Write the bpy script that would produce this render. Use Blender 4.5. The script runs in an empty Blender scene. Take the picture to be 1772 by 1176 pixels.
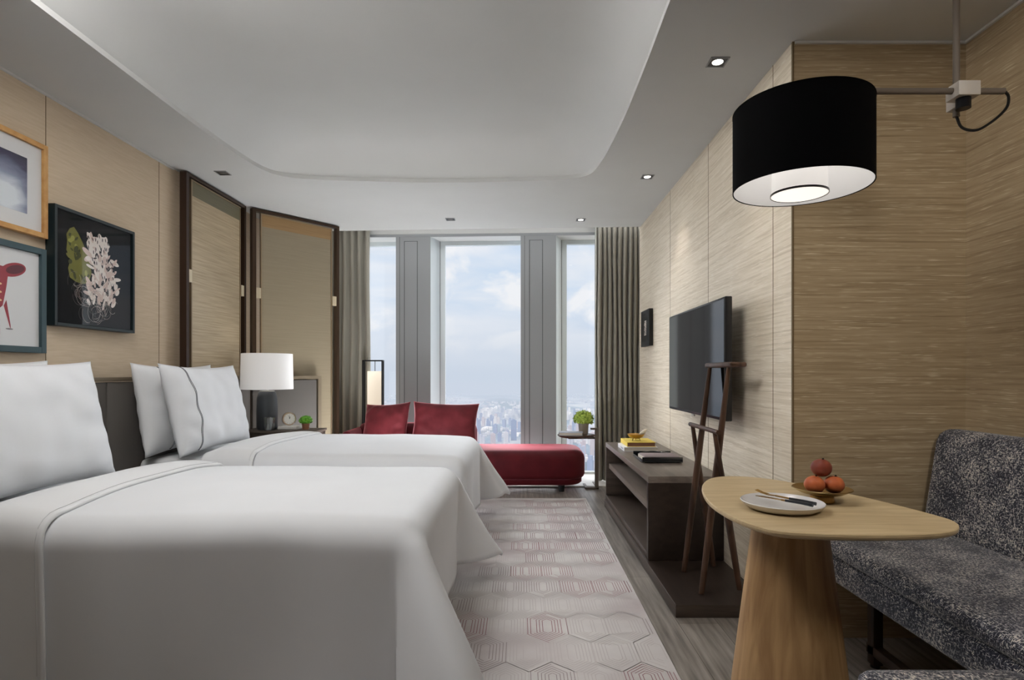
import bpy, bmesh, math, random
from mathutils import Vector, Matrix, noise
R = math.radians
PI = math.pi
rnd = random.Random(7)
sc = bpy.context.scene
COL = sc.collection
EYE = 1.2
def at(px, py, z):
    """point at height z seen at photo pixel (px,py); used to turn measurements into metres"""
    Y = (EYE - z) * 1000.0 / (py - 645.0)
    return Vector(((px - 900.0) * Y / 1000.0, Y, z))

# ------------------------------------------------------------------ materials
def lin(c):
    return tuple(((v/255.0)/12.92 if v/255.0 <= 0.04045 else ((v/255.0+0.055)/1.055)**2.4) for v in c)
def rgba(c): return (*lin(c), 1.0)
class NT:
    def __init__(s, name):
        s.m = bpy.data.materials.new(name); s.m.use_nodes = True
        s.t = s.m.node_tree; s.t.nodes.clear()
        s.out = s.t.nodes.new('ShaderNodeOutputMaterial')
    def n(s, typ, **kw):
        nd = s.t.nodes.new('ShaderNode'+typ)
        for k, v in kw.items():
            if k in nd.inputs: nd.inputs[k].default_value = v
            else: setattr(nd, k, v)
        return nd
    def l(s, a, b): s.t.links.new(a, b)
def principled(name, col, rough=0.6, metal=0.0, spec=0.5, sheen=0.0, emit=None, es=0.0, coat=0.0):
    k = NT(name); p = k.n('BsdfPrincipled')
    p.inputs['Base Color'].default_value = rgba(col)
    p.inputs['Roughness'].default_value = rough
    p.inputs['Metallic'].default_value = metal
    p.inputs['Specular IOR Level'].default_value = spec
    p.inputs['Sheen Weight'].default_value = sheen
    p.inputs['Coat Weight'].default_value = coat
    if emit:
        p.inputs['Emission Color'].default_value = rgba(emit); p.inputs['Emission Strength'].default_value = es
    k.l(p.outputs[0], k.out.inputs[0])
    k.p = p
    return k
def ramp(k, fac, stops):
    r = k.n('ValToRGB'); e = r.color_ramp.elements
    while len(e) < len(stops): e.new(0.5)
    for i, (pos, c) in enumerate(stops):
        e[i].position = pos; e[i].color = rgba(c) if len(c) == 3 else c
    k.l(fac, r.inputs[0]); return r
def coords(k, scale, rot=(0,0,0), kind='Object'):
    tc = k.n('TexCoord'); mp = k.n('Mapping')
    mp.inputs['Scale'].default_value = scale; mp.inputs['Rotation'].default_value = rot
    k.l(tc.outputs[kind], mp.inputs[0]); return mp.outputs[0]
def noisy(name, stops, scale, nscale=1.0, detail=4, rough=0.6, metal=0, bump=0.0, sheen=0, spec=0.5, distortion=0, coat=0.0):
    k = principled(name, (128,128,128), rough, metal, spec, sheen, coat=coat)
    v = coords(k, scale); nz = k.n('TexNoise'); nz.inputs['Scale'].default_value = nscale
    nz.inputs['Detail'].default_value = detail; nz.inputs['Distortion'].default_value = distortion
    k.l(v, nz.inputs['Vector']); r = ramp(k, nz.outputs['Fac'], stops)
    k.l(r.outputs[0], k.p.inputs['Base Color'])
    if bump:
        b = k.n('Bump'); b.inputs['Strength'].default_value = bump; b.inputs['Distance'].default_value = 0.002
        k.l(nz.outputs['Fac'], b.inputs['Height']); k.l(b.outputs[0], k.p.inputs['Normal'])
    return k.m
def silk_paper(name, dark, mid, light, slub):
    """woven silk wallcovering: fine horizontal threads with occasional slubs"""
    k = principled(name, mid, 0.55, spec=0.35, sheen=0.1)
    a = k.n('TexNoise'); a.inputs['Scale'].default_value = 1; a.inputs['Detail'].default_value = 5; a.inputs['Roughness'].default_value = .65
    k.l(coords(k, (2.2, 2.2, 95)), a.inputs['Vector'])
    b = k.n('TexNoise'); b.inputs['Scale'].default_value = 1; b.inputs['Detail'].default_value = 2
    k.l(coords(k, (9, 9, 260)), b.inputs['Vector'])
    r1 = ramp(k, a.outputs['Fac'], [(0.3, dark), (0.5, mid), (0.68, light)])
    r2 = ramp(k, b.outputs['Fac'], [(0.60, (0,0,0)), (0.74, (255,255,255))])
    mx = k.n('Mix', data_type='RGBA'); mx.inputs[7].default_value = rgba(slub)
    k.l(r2.outputs[0], mx.inputs[0]); k.l(r1.outputs[0], mx.inputs[6])
    k.l(mx.outputs[2], k.p.inputs['Base Color'])
    bp = k.n('Bump'); bp.inputs['Strength'].default_value = .35; bp.inputs['Distance'].default_value = .002
    k.l(a.outputs['Fac'], bp.inputs['Height']); k.l(bp.outputs[0], k.p.inputs['Normal'])
    return k.m
def wood(name, dark, light, scale=(1,1,1), rough=0.45, n=3.0):
    k = principled(name, dark, rough, spec=0.4)
    v = coords(k, scale)
    nz = k.n('TexNoise'); nz.inputs['Scale'].default_value = n; nz.inputs['Detail'].default_value = 6; nz.inputs['Distortion'].default_value = .6
    k.l(v, nz.inputs['Vector'])
    r = ramp(k, nz.outputs['Fac'], [(0.32, dark), (0.68, light)])
    k.l(r.outputs[0], k.p.inputs['Base Color']); return k.m

M = {}
def P(key, *a, **k): M[key] = principled(key, *a, **k).m
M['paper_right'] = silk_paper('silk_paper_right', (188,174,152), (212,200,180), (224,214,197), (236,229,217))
M['paper_niche_shaded'] = silk_paper('silk_paper_niche_shaded', (134,114,86), (158,138,108), (172,153,123), (200,184,154))  # right wall's paper, the niche's dimmer light put into darker colours
M['paper_left'] = noisy('linen_paper_left', [(0.3,(194,175,150)),(0.7,(204,186,162))], (5,5,60), 1.5, 5, .7, bump=.2)
M['ceiling'] = noisy('ceiling_paint', [(0.0,(196,197,196)),(1.0,(202,203,202))], (1,1,1), 3, 2, .8)
P('white_trim', (205,205,203), .6)
P('seam', (105,88,64), .8)
P('back_wall', (150,140,126), .8)
P('pier', (138,140,142), .45)
P('pier_dark', (48,48,50), .6)
P('reveal', (206,212,214), .4)
P('bronze', (66,50,38), .35, .55)
P('bronze_light', (150,132,108), .35, .7)
P('dark_wood_post', (48,30,20), .5)
P('cream_metal', (214,200,172), .4, .3)
P('stone_sill', (214,210,204), .35)
P('black', (14,14,15), .5)
P('black_metal', (28,28,30), .35, .6)
P('tv_bezel', (22,22,24), .3)
P('tv_screen', (10,11,12), .06, spec=.45)
P('silver', (190,186,180), .35, .9)
P('satin_nickel', (186,178,168), .5, .35)
P('rod_metal', (112,102,92), .4, .4)
P('gold', (178,142,88), .3, 1.0)
P('gold_pale', (216,190,138), .25, 1.0)
P('cord', (18,18,18), .5)
P('shade_black', (6,6,7), .95, spec=.15)
P('shade_inner', (236,236,236), .7, emit=(255,250,246), es=.10)
P('shade_ring', (240,238,236), .7, emit=(255,250,244), es=.42)
P('diffuser', (250,248,244), .6, emit=(255,246,236), es=1.0)
P('lamp_shade', (226,226,226), .8, emit=(255,250,246), es=.22)
P('lantern_paper', (238,230,216), .8, emit=(255,240,216), es=.55)
P('lamp_base', (58,62,66), .45)
P('spot_lens', (255,255,255), .5, emit=(255,248,238), es=6.0)
P('spot_off', (90,88,84), .4)
P('spot_recess', (62,62,62), .5, .2)
P('paper_page', (196,188,176), .8)
P('book_yellow', (222,196,92), .6)
P('book_white', (226,226,230), .6)
P('book_grey', (150,154,164), .6)
P('book_brown', (120,84,64), .6)
P('ink', (120,124,136), .7)
P('tray_black', (20,24,28), .2, coat=.4)
P('tray_lining', (132,118,120), .6)
P('mat_board', (222,222,222), .8)
P('glossy_black_art', (7,7,9), .6, spec=.1)
P('frame_teal', (58,78,84), .5)
P('frame_blackgreen', (30,40,42), .4)
P('fluff', (232,222,214), .8)
P('fluff_pink', (212,190,180), .8)
P('fluff_grey', (130,126,126), .8)
P('seed', (42,28,24), .7)
P('leaf_olive', (112,110,44), .7)
P('leaf_dark', (62,66,28), .7)
P('leaf_light', (150,150,74), .7)
P('art_red', (150,42,50), .7)
P('art_darkred', (92,22,30), .7)
P('art_cream', (222,186,140), .7)
P('plant_pot', (150,140,128), .5)
P('copper_pot', (150,104,78), .45, .3)
P('soil', (40,32,26), .9)
P('clock_face', (236,234,228), .5)
P('clock_case', (196,174,150), .3, .7)
P('headboard', (94,90,86), .6)
P('headboard_trim', (134,122,104), .4, .5)
P('night_wood', (72,62,54), .5)
P('marble', (206,202,196), .3)
P('porcelain', (196,194,192), .25, coat=.3)
P('handle_black', (26,30,36), .35)
P('piping_grey', (104,108,114), .7)
P('stitch_white', (196,197,199), .7)
P('box_spring', (120,118,116), .8)
M['oak_frame'] = wood('oak_frame', (176,128,74), (206,162,104), (1,1,1), .5, 14)
M['oak_light'] = wood('oak_top', (172,150,114), (192,171,134), (3,26,8), .38, 1.6)
M['oak_column'] = wood('oak_column', (140,106,70), (178,144,102), (22,22,1.3), .45, 1.2)
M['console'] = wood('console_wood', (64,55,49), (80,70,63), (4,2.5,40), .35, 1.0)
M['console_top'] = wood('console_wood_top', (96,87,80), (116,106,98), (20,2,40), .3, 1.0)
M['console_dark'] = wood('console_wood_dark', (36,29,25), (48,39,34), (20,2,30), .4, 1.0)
M['walnut'] = wood('walnut', (48,32,24), (86,62,48), (18,18,2.5), .35, 1.5)
M['sled_wood'] = wood('sled_wood', (34,24,18), (58,42,32), (6,6,6), .4, 1.5)
M['linen'] = noisy('white_linen', [(0,(222,224,227)),(1,(229,231,234))], (1,1,1), 4, 3, .75, bump=.0, sheen=.15, spec=.25)
M['linen_fold'] = noisy('white_linen_fold', [(0,(226,227,228)),(1,(233,234,235))], (1,1,1), 4, 3, .7, sheen=.15, spec=.25)
M['curtain'] = noisy('curtain_cloth', [(0.2,(136,132,121)),(0.8,(146,142,131))], (3,3,1), 2, 3, .8, sheen=.2, spec=.2)
M['sheer'] = noisy('sheer_cloth', [(0.3,(206,206,202)),(0.7,(220,220,216))], (40,40,4), 2, 3, .8)
M['velvet'] = noisy('red_velvet', [(0.3,(66,13,20)),(0.7,(86,21,28))], (1,1,1), 5, 4, .6, sheen=.9, spec=.2)
M['velvet_cushion'] = noisy('rose_velvet', [(0.3,(84,26,32)),(0.7,(106,39,45))], (1,1,1), 7, 4, .6, sheen=.9, spec=.2)
def tint_sheen(m, c, rough=.3):
    p = [n for n in m.node_tree.nodes if n.type == 'BSDF_PRINCIPLED'][0]
    p.inputs['Sheen Tint'].default_value = rgba(c); p.inputs['Sheen Roughness'].default_value = rough
tint_sheen(M['velvet'], (232,130,140)); tint_sheen(M['velvet_cushion'], (236,150,158))
M['fruit'] = noisy('fruit_skin', [(0.3,(150,70,38)),(0.7,(196,108,66))], (1,1,1), 22, 3, .35, bump=.2)
M['fruit_red'] = noisy('fruit_skin_red', [(0.3,(96,42,32)),(0.7,(132,64,48))], (1,1,1), 18, 3, .35, bump=.2)
M['leafgreen'] = noisy('green_leaf', [(0.3,(128,160,52)),(0.7,(196,214,104))], (1,1,1), 30, 3, .6)
M['moss'] = noisy('green_moss', [(0.3,(76,146,34)),(0.7,(132,196,62))], (1,1,1), 40, 3, .7)
M['bird'] = noisy('white_glaze', [(0.3,(214,200,176)),(0.7,(240,232,216))], (1,1,1), 30, 2, .4)
# tweed
def tweed():
    k = principled('tweed', (60,60,70), .9, spec=.15, sheen=.2)
    v = coords(k, (1,1,1))
    wa = k.n('TexNoise'); wa.inputs['Scale'].default_value = 1.0; wa.inputs['Detail'].default_value = 3
    k.l(coords(k, (330,90,330)), wa.inputs['Vector'])
    wb = k.n('TexNoise'); wb.inputs['Scale'].default_value = 1.0; wb.inputs['Detail'].default_value = 3
    k.l(coords(k, (90,330,90)), wb.inputs['Vector'])
    wc = k.n('TexNoise'); wc.inputs['Scale'].default_value = 9; wc.inputs['Detail'].default_value = 4
    k.l(v, wc.inputs['Vector'])
    mx = k.n('Math', operation='MAXIMUM'); k.l(wa.outputs['Fac'], mx.inputs[0]); k.l(wb.outputs['Fac'], mx.inputs[1])
    ad = k.n('Math', operation='MULTIPLY_ADD'); k.l(wc.outputs['Fac'], ad.inputs[0]); ad.inputs[1].default_value = .22; k.l(mx.outputs[0], ad.inputs[2])
    r = ramp(k, ad.outputs[0], [(0.61,(22,23,34)), (0.67,(58,60,74)), (0.72,(142,140,142)), (0.78,(214,204,190))])
    k.l(r.outputs[0], k.p.inputs['Base Color'])
    b = k.n('Bump'); b.inputs['Strength'].default_value = .7; b.inputs['Distance'].default_value = .003
    k.l(mx.outputs[0], b.inputs['Height']); k.l(b.outputs[0], k.p.inputs['Normal'])
    return k.m
M['tweed'] = tweed()
# floor boards
def boards():
    k = principled('floor_boards', (110,98,88), .38, spec=.4)
    tc = k.n('TexCoord'); sp = k.n('SeparateXYZ'); cb = k.n('CombineXYZ')
    k.l(tc.outputs['Object'], sp.inputs[0]); k.l(sp.outputs[1], cb.inputs[0]); k.l(sp.outputs[0], cb.inputs[1])
    br = k.n('TexBrick'); br.offset = .37
    br.inputs['Color1'].default_value = rgba((152,144,136)); br.inputs['Color2'].default_value = rgba((134,126,119))
    br.inputs['Mortar'].default_value = rgba((92,84,76)); br.inputs['Scale'].default_value = 1
    br.inputs['Mortar Size'].default_value = .0018; br.inputs['Brick Width'].default_value = 1.7; br.inputs['Row Height'].default_value = .19
    k.l(cb.outputs[0], br.inputs['Vector'])
    nz = k.n('TexNoise'); nz.inputs['Scale'].default_value = 1; nz.inputs['Detail'].default_value = 6
    k.l(coords(k, (45, 2.5, 1)), nz.inputs['Vector'])
    r = ramp(k, nz.outputs['Fac'], [(0.3,(170,170,170)), (0.7,(255,255,255))])
    mx = k.n('Mix', data_type='RGBA', blend_type='MULTIPLY'); mx.inputs[0].default_value = 1
    k.l(br.outputs[0], mx.inputs[6]); k.l(r.outputs[0], mx.inputs[7]); k.l(mx.outputs[2], k.p.inputs['Base Color'])
    return k.m
M['boards'] = boards()
M['rug'] = noisy('rug_wool', [(0.28,(174,164,164)),(0.5,(192,187,185)),(0.72,(204,200,197))], (1,1,1), 2.2, 8, .95, bump=.3)
P('rug_line_wine', (138,98,102), .95); P('rug_line_grey', (142,130,130), .95); P('rug_line_dark', (112,74,80), .95); P('rug_line_pale', (178,171,169), .95)
# glass
def glass(name, tint=(1,1,1), refl=.05):
    k = NT(name)
    t = k.n('BsdfTransparent'); t.inputs[0].default_value = (*tint, 1)
    g = k.n('BsdfGlossy'); g.inputs['Roughness'].default_value = 0.02
    mx = k.n('MixShader'); mx.inputs[0].default_value = refl
    k.l(t.outputs[0], mx.inputs[1]); k.l(g.outputs[0], mx.inputs[2]); k.l(mx.outputs[0], k.out.inputs[0])
    return k.m
M['pane'] = glass('window_glass', (.98,.99,1), .012)
M['glass'] = glass('tumbler_glass', (.93,.95,.96), .16)
M['water'] = glass('water', (.88,.92,.94), .12)
M['picture_glass'] = glass('picture_glass', (1,1,1), .022)
# woven glass screen: translucent fabric laminated in glass
def screen_mat(name, a, b, alpha):
    k = principled(name, a, .35, spec=.5)
    nz = k.n('TexNoise'); nz.inputs['Scale'].default_value = 1; nz.inputs['Detail'].default_value = 5
    k.l(coords(k, (3,3,90)), nz.inputs['Vector'])
    r = ramp(k, nz.outputs['Fac'], [(0.3, a), (0.7, b)]); k.l(r.outputs[0], k.p.inputs['Base Color'])
    k.p.inputs['Alpha'].default_value = alpha
    return k.m
M['screen_a'] = screen_mat('woven_screen', (162,143,114), (190,173,144), .97)
M['screen_b'] = screen_mat('woven_screen_smooth', (138,126,105), (145,133,112), .98)
M['screen_band'] = screen_mat('screen_band', (92,88,66), (104,98,74), 1)
M['screen_band_warm'] = screen_mat('screen_band_warm', (142,112,74), (156,126,86), 1)
# purple abstract print
def abstract():
    k = principled('abstract_print', (60,60,90), .3)
    tc = k.n('TexCoord'); mp = k.n('Mapping'); mp.inputs['Location'].default_value = (0, -.40, .30); mp.inputs['Scale'].default_value = (0, 4.2, 4.2)
    k.l(tc.outputs['Object'], mp.inputs[0])
    g = k.n('TexGradient', gradient_type='SPHERICAL'); k.l(mp.outputs[0], g.inputs[0])
    nz = k.n('TexNoise'); nz.inputs['Scale'].default_value = 1; nz.inputs['Detail'].default_value = 5; nz.inputs['Distortion'].default_value = 1
    k.l(coords(k, (1,4,14)), nz.inputs['Vector'])
    ma = k.n('Math', operation='MULTIPLY_ADD'); k.l(nz.outputs['Fac'], ma.inputs[0]); ma.inputs[1].default_value = .45; k.l(g.outputs['Fac'], ma.inputs[2])
    r = ramp(k, ma.outputs[0], [(0.15,(34,32,52)), (0.45,(62,60,88)), (0.75,(140,148,172)), (1.0,(222,228,234))])
    k.l(r.outputs[0], k.p.inputs['Base Color']); return k.m
M['abstract'] = abstract()
# city materials: haze is painted in, colour fading to a glowing haze tone with distance
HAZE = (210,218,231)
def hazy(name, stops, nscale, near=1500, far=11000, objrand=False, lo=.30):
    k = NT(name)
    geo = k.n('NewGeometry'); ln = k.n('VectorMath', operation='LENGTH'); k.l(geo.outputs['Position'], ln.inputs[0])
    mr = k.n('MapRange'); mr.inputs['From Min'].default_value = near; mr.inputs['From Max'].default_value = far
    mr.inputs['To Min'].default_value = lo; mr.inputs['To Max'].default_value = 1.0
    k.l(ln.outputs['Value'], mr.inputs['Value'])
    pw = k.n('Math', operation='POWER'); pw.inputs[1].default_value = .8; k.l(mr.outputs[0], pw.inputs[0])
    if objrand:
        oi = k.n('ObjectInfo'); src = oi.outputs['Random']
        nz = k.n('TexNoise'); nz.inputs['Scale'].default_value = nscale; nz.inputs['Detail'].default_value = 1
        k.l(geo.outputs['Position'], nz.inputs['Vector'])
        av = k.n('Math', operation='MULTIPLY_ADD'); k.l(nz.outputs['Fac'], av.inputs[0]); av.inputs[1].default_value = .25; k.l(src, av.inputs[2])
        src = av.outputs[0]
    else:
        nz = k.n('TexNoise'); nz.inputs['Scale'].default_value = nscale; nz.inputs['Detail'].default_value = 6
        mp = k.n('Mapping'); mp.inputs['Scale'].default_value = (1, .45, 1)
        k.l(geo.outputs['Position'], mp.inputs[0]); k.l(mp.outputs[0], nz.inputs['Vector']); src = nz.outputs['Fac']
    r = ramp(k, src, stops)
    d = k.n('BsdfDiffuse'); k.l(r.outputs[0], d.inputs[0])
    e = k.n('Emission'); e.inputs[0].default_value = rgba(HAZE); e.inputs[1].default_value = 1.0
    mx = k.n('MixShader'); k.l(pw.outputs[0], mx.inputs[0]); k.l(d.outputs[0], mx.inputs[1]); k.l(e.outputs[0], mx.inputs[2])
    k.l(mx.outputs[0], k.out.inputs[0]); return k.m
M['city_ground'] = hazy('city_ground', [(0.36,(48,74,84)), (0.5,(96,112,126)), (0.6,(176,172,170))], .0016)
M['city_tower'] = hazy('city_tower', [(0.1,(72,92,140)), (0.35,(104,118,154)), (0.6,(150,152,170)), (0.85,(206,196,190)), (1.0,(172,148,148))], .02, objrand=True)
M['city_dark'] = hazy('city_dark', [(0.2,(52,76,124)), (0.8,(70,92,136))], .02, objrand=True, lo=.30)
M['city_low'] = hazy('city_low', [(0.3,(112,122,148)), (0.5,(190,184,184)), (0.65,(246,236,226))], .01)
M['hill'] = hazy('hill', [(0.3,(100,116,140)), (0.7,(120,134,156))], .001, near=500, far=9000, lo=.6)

# ------------------------------------------------------------------ mesh helpers
class B:
    def __init__(s): s.bm = bmesh.new()
    def _new(s): return set(s.bm.faces), set(s.bm.verts)
    def _mi(s, old, mi):
        if mi:
            for f in s.bm.faces:
                if f not in old: f.material_index = mi
    def poly(s, pts, mi=0):
        f = s.bm.faces.new([s.bm.verts.new(p) for p in pts]); f.material_index = mi; return f
    def box(s, x0, x1, y0, y1, z0, z1, bevel=0, seg=2, mi=0, rot=None, piv=None):
        nf = len(s.bm.faces); s.bm.faces.ensure_lookup_table()
        cs = [(x0,y0,z0),(x1,y0,z0),(x1,y1,z0),(x0,y1,z0),(x0,y0,z1),(x1,y0,z1),(x1,y1,z1),(x0,y1,z1)]
        old = set(s.bm.faces)
        v = [s.bm.verts.new(c) for c in cs]
        if rot is not None:
            p = Vector(piv)
            for q in v: q.co = p + rot @ (q.co - p)
        fs = [s.bm.faces.new([v[i] for i in f]) for f in ((0,3,2,1),(4,5,6,7),(0,1,5,4),(1,2,6,5),(2,3,7,6),(3,0,4,7))]
        if bevel:
            es = list({e for f in fs for e in f.edges})
            bmesh.ops.bevel(s.bm, geom=es, offset=bevel, segments=seg, profile=.5, affect='EDGES')
        if mi:
            for f in s.bm.faces:
                if f not in old: f.material_index = mi
        return s
    def cyl(s, p0, p1, r0, r1=None, n=16, caps=True, mi=0):
        r1 = r0 if r1 is None else r1
        p0, p1 = Vector(p0), Vector(p1); d = (p1-p0).normalized()
        a = d.orthogonal().normalized(); b = d.cross(a)
        A = [s.bm.verts.new(p0 + a*math.cos(2*PI*i/n)*r0 + b*math.sin(2*PI*i/n)*r0) for i in range(n)]
        C = [s.bm.verts.new(p1 + a*math.cos(2*PI*i/n)*r1 + b*math.sin(2*PI*i/n)*r1) for i in range(n)]
        for i in range(n):
            f = s.bm.faces.new([A[i], A[(i+1)%n], C[(i+1)%n], C[i]]); f.material_index = mi
        if caps:
            f = s.bm.faces.new(A[::-1]); f.material_index = mi
            f = s.bm.faces.new(C); f.material_index = mi
        return s
    def lathe(s, c, prof, n=32, mi=0, sx=1, sy=1, close=False):
        """prof: list of (r,z) ; r==0 makes a pole"""
        c = Vector(c); rings = []
        for r, z in prof:
            if r < 1e-6: rings.append([s.bm.verts.new(c+Vector((0,0,z)))])
            else: rings.append([s.bm.verts.new(c+Vector((math.cos(2*PI*i/n)*r*sx, math.sin(2*PI*i/n)*r*sy, z))) for i in range(n)])
        for A, C in zip(rings, rings[1:]):
            if len(A) == 1 and len(C) == 1: continue
            for i in range(n):
                j = (i+1) % n
                q = [A[i], A[j], C[j], C[i]] if len(A) > 1 and len(C) > 1 else ([A[0], C[j], C[i]] if len(A) == 1 else [A[i], A[j], C[0]])
                f = s.bm.faces.new(q); f.material_index = mi
        return s
    def tube(s, pts, r, n=8, mi=0):
        pts = [Vector(p) for p in pts]; rings = []
        up = None
        for i, p in enumerate(pts):
            d = (pts[min(i+1, len(pts)-1)] - pts[max(i-1, 0)]).normalized()
            if up is None: up = d.orthogonal().normalized()
            up = (up - d*up.dot(d)).normalized(); b = d.cross(up)
            rr = r(i/(len(pts)-1)) if callable(r) else r
            rings.append([s.bm.verts.new(p + up*math.cos(2*PI*k/n)*rr + b*math.sin(2*PI*k/n)*rr) for k in range(n)])
        for A, C in zip(rings, rings[1:]):
            for k in range(n):
                f = s.bm.faces.new([A[k], A[(k+1)%n], C[(k+1)%n], C[k]]); f.material_index = mi
        for q in (rings[0][::-1], rings[-1]):
            f = s.bm.faces.new(q); f.material_index = mi
        return s
    def grid(s, fn, nu, nv, mi=0, flip=False):
        V = [[s.bm.verts.new(fn(i/nu, j/nv)) for j in range(nv+1)] for i in range(nu+1)]
        for i in range(nu):
            for j in range(nv):
                q = [V[i][j], V[i+1][j], V[i+1][j+1], V[i][j+1]]
                f = s.bm.faces.new(q[::-1] if flip else q); f.material_index = mi
        return s
    def layers(s, outline_fn, levels, mi=0, capb=True, capt=True):
        """stack of closed outlines: levels = [(scale-offset, z)], outline_fn(off)->[(x,y)]"""
        rings = []
        for off, z in levels:
            rings.append([s.bm.verts.new((x, y, z)) for x, y in outline_fn(off)])
        n = len(rings[0])
        for A, C in zip(rings, rings[1:]):
            for i in range(n):
                f = s.bm.faces.new([A[i], A[(i+1)%n], C[(i+1)%n], C[i]]); f.material_index = mi
        if capb: s.bm.faces.new(rings[0][::-1]).material_index = mi
        if capt: s.bm.faces.new(rings[-1]).material_index = mi
        return s
def wloc(o):
    v = Vector((0,0,0))
    while o: v += o.location; o = o.parent
    return v
def tag(o, label=None, cat=None, group=None, kind=None):
    if label: o['label'] = label
    if cat: o['category'] = cat
    if group: o['group'] = group
    if kind: o['kind'] = kind
    return o
def put(name, b, mats, parent=None, smooth=True, ang=40, origin=None, recalc=True):
    if recalc: bmesh.ops.recalc_face_normals(b.bm, faces=b.bm.faces)
    L = wloc(parent) if parent else (Vector(origin) if origin else Vector((0,0,0)))
    if L.length: bmesh.ops.translate(b.bm, verts=b.bm.verts, vec=-L)
    me = bpy.data.meshes.new(name); b.bm.to_mesh(me); b.bm.free()
    if not isinstance(mats, (list, tuple)): mats = [mats]
    for m in mats: me.materials.append(M[m] if isinstance(m, str) else m)
    if smooth:
        me.shade_smooth(); me.set_sharp_from_angle(angle=R(ang))
    o = bpy.data.objects.new(name, me); COL.objects.link(o)
    if parent: o.parent = parent
    elif origin: o.location = origin
    return o
def thing(name, label, cat, loc=(0,0,0), group=None):
    o = bpy.data.objects.new(name, None); COL.objects.link(o); o.location = loc; o.empty_display_size = .1
    return tag(o, label, cat, group)
def struct(name, b, mats, parent=None, **k):
    o = put(name, b, mats, parent, **k)
    if not parent: o['kind'] = 'structure'
    return o
def copy_tree(o, parent=None):
    c = o.copy(); COL.objects.link(c); c.parent = parent
    for ch in list(o.children): copy_tree(ch, c)
    return c
def catmull(pts, per=6):
    out = []; n = len(pts)
    for i in range(n):
        p0, p1, p2, p3 = [Vector(pts[(i+k-1) % n]) for k in range(4)]
        for j in range(per):
            t = j/per
            out.append(0.5*((2*p1)+(-p0+p2)*t+(2*p0-5*p1+4*p2-p3)*t*t+(-p0+3*p1-3*p2+p3)*t**3))
    return out

# ------------------------------------------------------------------ room shell
CZ = 2.70
XL, XR, XN, YN, YB = -2.55, 1.235, 2.02, 2.631, -1.6
def edgeY(x): return 6.0 - .055*x          # front edge of the curtain pocket in the ceiling
b = B(); b.box(-2.75, 2.2, YB-.1, 7.05, -.08, 0)
struct('floor', b, 'boards', smooth=False)
# left wall with its panel seams
b = B(); b.box(XL-.1, XL, YB, 7.05, 0, 3.0)
for y in (2.1, 3.106, 4.08): b.box(XL, XL+.0012, y-.002, y+.002, 0, CZ, mi=1)
struct('wall_left', b, ['paper_left', 'seam'], smooth=False)
b = B(); b.box(XR, XN+.1, YN, 5.97, 0, 3.0)
for y in (2.82, 3.79, 4.75): b.box(XR-.0012, XR, y-.0015, y+.0015, 0, CZ, mi=1)
struct('wall_right', b, ['paper_right', 'seam'], smooth=False)
b = B(); b.box(XR+.0005, XN, YN-.012, YN, 0, CZ); b.box(XR-.0005, XR+.005, YN-.0135, YN-.001, 0, CZ, mi=1)
struct('wall_alcove', b, ['paper_niche_shaded', 'seam'], smooth=False)
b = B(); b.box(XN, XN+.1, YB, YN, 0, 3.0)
struct('wall_alcove_side', b, 'paper_niche_shaded', smooth=False)
b = B(); b.box(-2.65, 2.12, YB-.1, YB, 0, 3.0); struct('wall_back', b, 'back_wall', smooth=False)
b = B(); b.box(1.55, 1.65, 5.97, 7.05, 0, 3.0); struct('wall_return', b, 'paper_right', smooth=False)
# ceiling with curved recess
rec = [(-1.965,-.9),(-1.97,0.6),(-1.972,2.0),(-1.97,2.95),(-1.966,3.51),(-1.945,3.95),(-1.90,4.27),(-1.80,4.415),(-1.60,4.48),(-1.353,4.51),
       (-.9,4.545),(-.53,4.554),(-.1,4.53),(.25,4.49),(.42,4.455),(.505,4.40),(.55,4.30),(.575,4.12),(.593,3.90),(.612,3.4),(.612,2.8),(.60,2.0),(.59,.6),(.59,-.9)]
rec = [Vector(p) for p in rec]
sm = []
for i in range(len(rec)-1):
    p0 = rec[max(i-1,0)]; p1 = rec[i]; p2 = rec[i+1]; p3 = rec[min(i+2, len(rec)-1)]
    for j in range(5):
        t = j/5; sm.append(0.5*((2*p1)+(-p0+p2)*t+(2*p0-5*p1+4*p2-p3)*t*t+(-p0+3*p1-3*p2+p3)*t**3))
sm.append(rec[-1])
b = B(); bm = b.bm
outer = [(-2.62,YB-.02),(2.10,YB-.02),(2.10,edgeY(2.1)),(-2.62,edgeY(-2.62))]
ov = [bm.verts.new((x,y,CZ)) for x, y in outer]; iv = [bm.verts.new((p.x,p.y,CZ)) for p in sm]
es = [bm.edges.new((ov[i], ov[(i+1)%4])) for i in range(4)] + [bm.edges.new((iv[i], iv[(i+1)%len(iv)])) for i in range(len(iv))]
bmesh.ops.triangle_fill(bm, use_beauty=True, use_dissolve=False, edges=es, normal=(0,0,-1))
cx, cy, hx, hy = -.68, 1.8, 1.29, 2.75
prev = iv
for off, z in ((.0, 2.728), (.02, 2.748), (.06,2.80), (.13,2.865), (.24,2.915), (.38,2.94), (.55,2.95)):
    ring = [bm.verts.new((cx+(p.x-cx)*(1-off/hx), cy+(p.y-cy)*(1-off/hy), z)) for p in sm]
    for i in range(len(ring)):
        j = (i+1) % len(ring); bm.faces.new([prev[i], prev[j], ring[j], ring[i]])
    prev = ring
bm.faces.new(prev)
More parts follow.
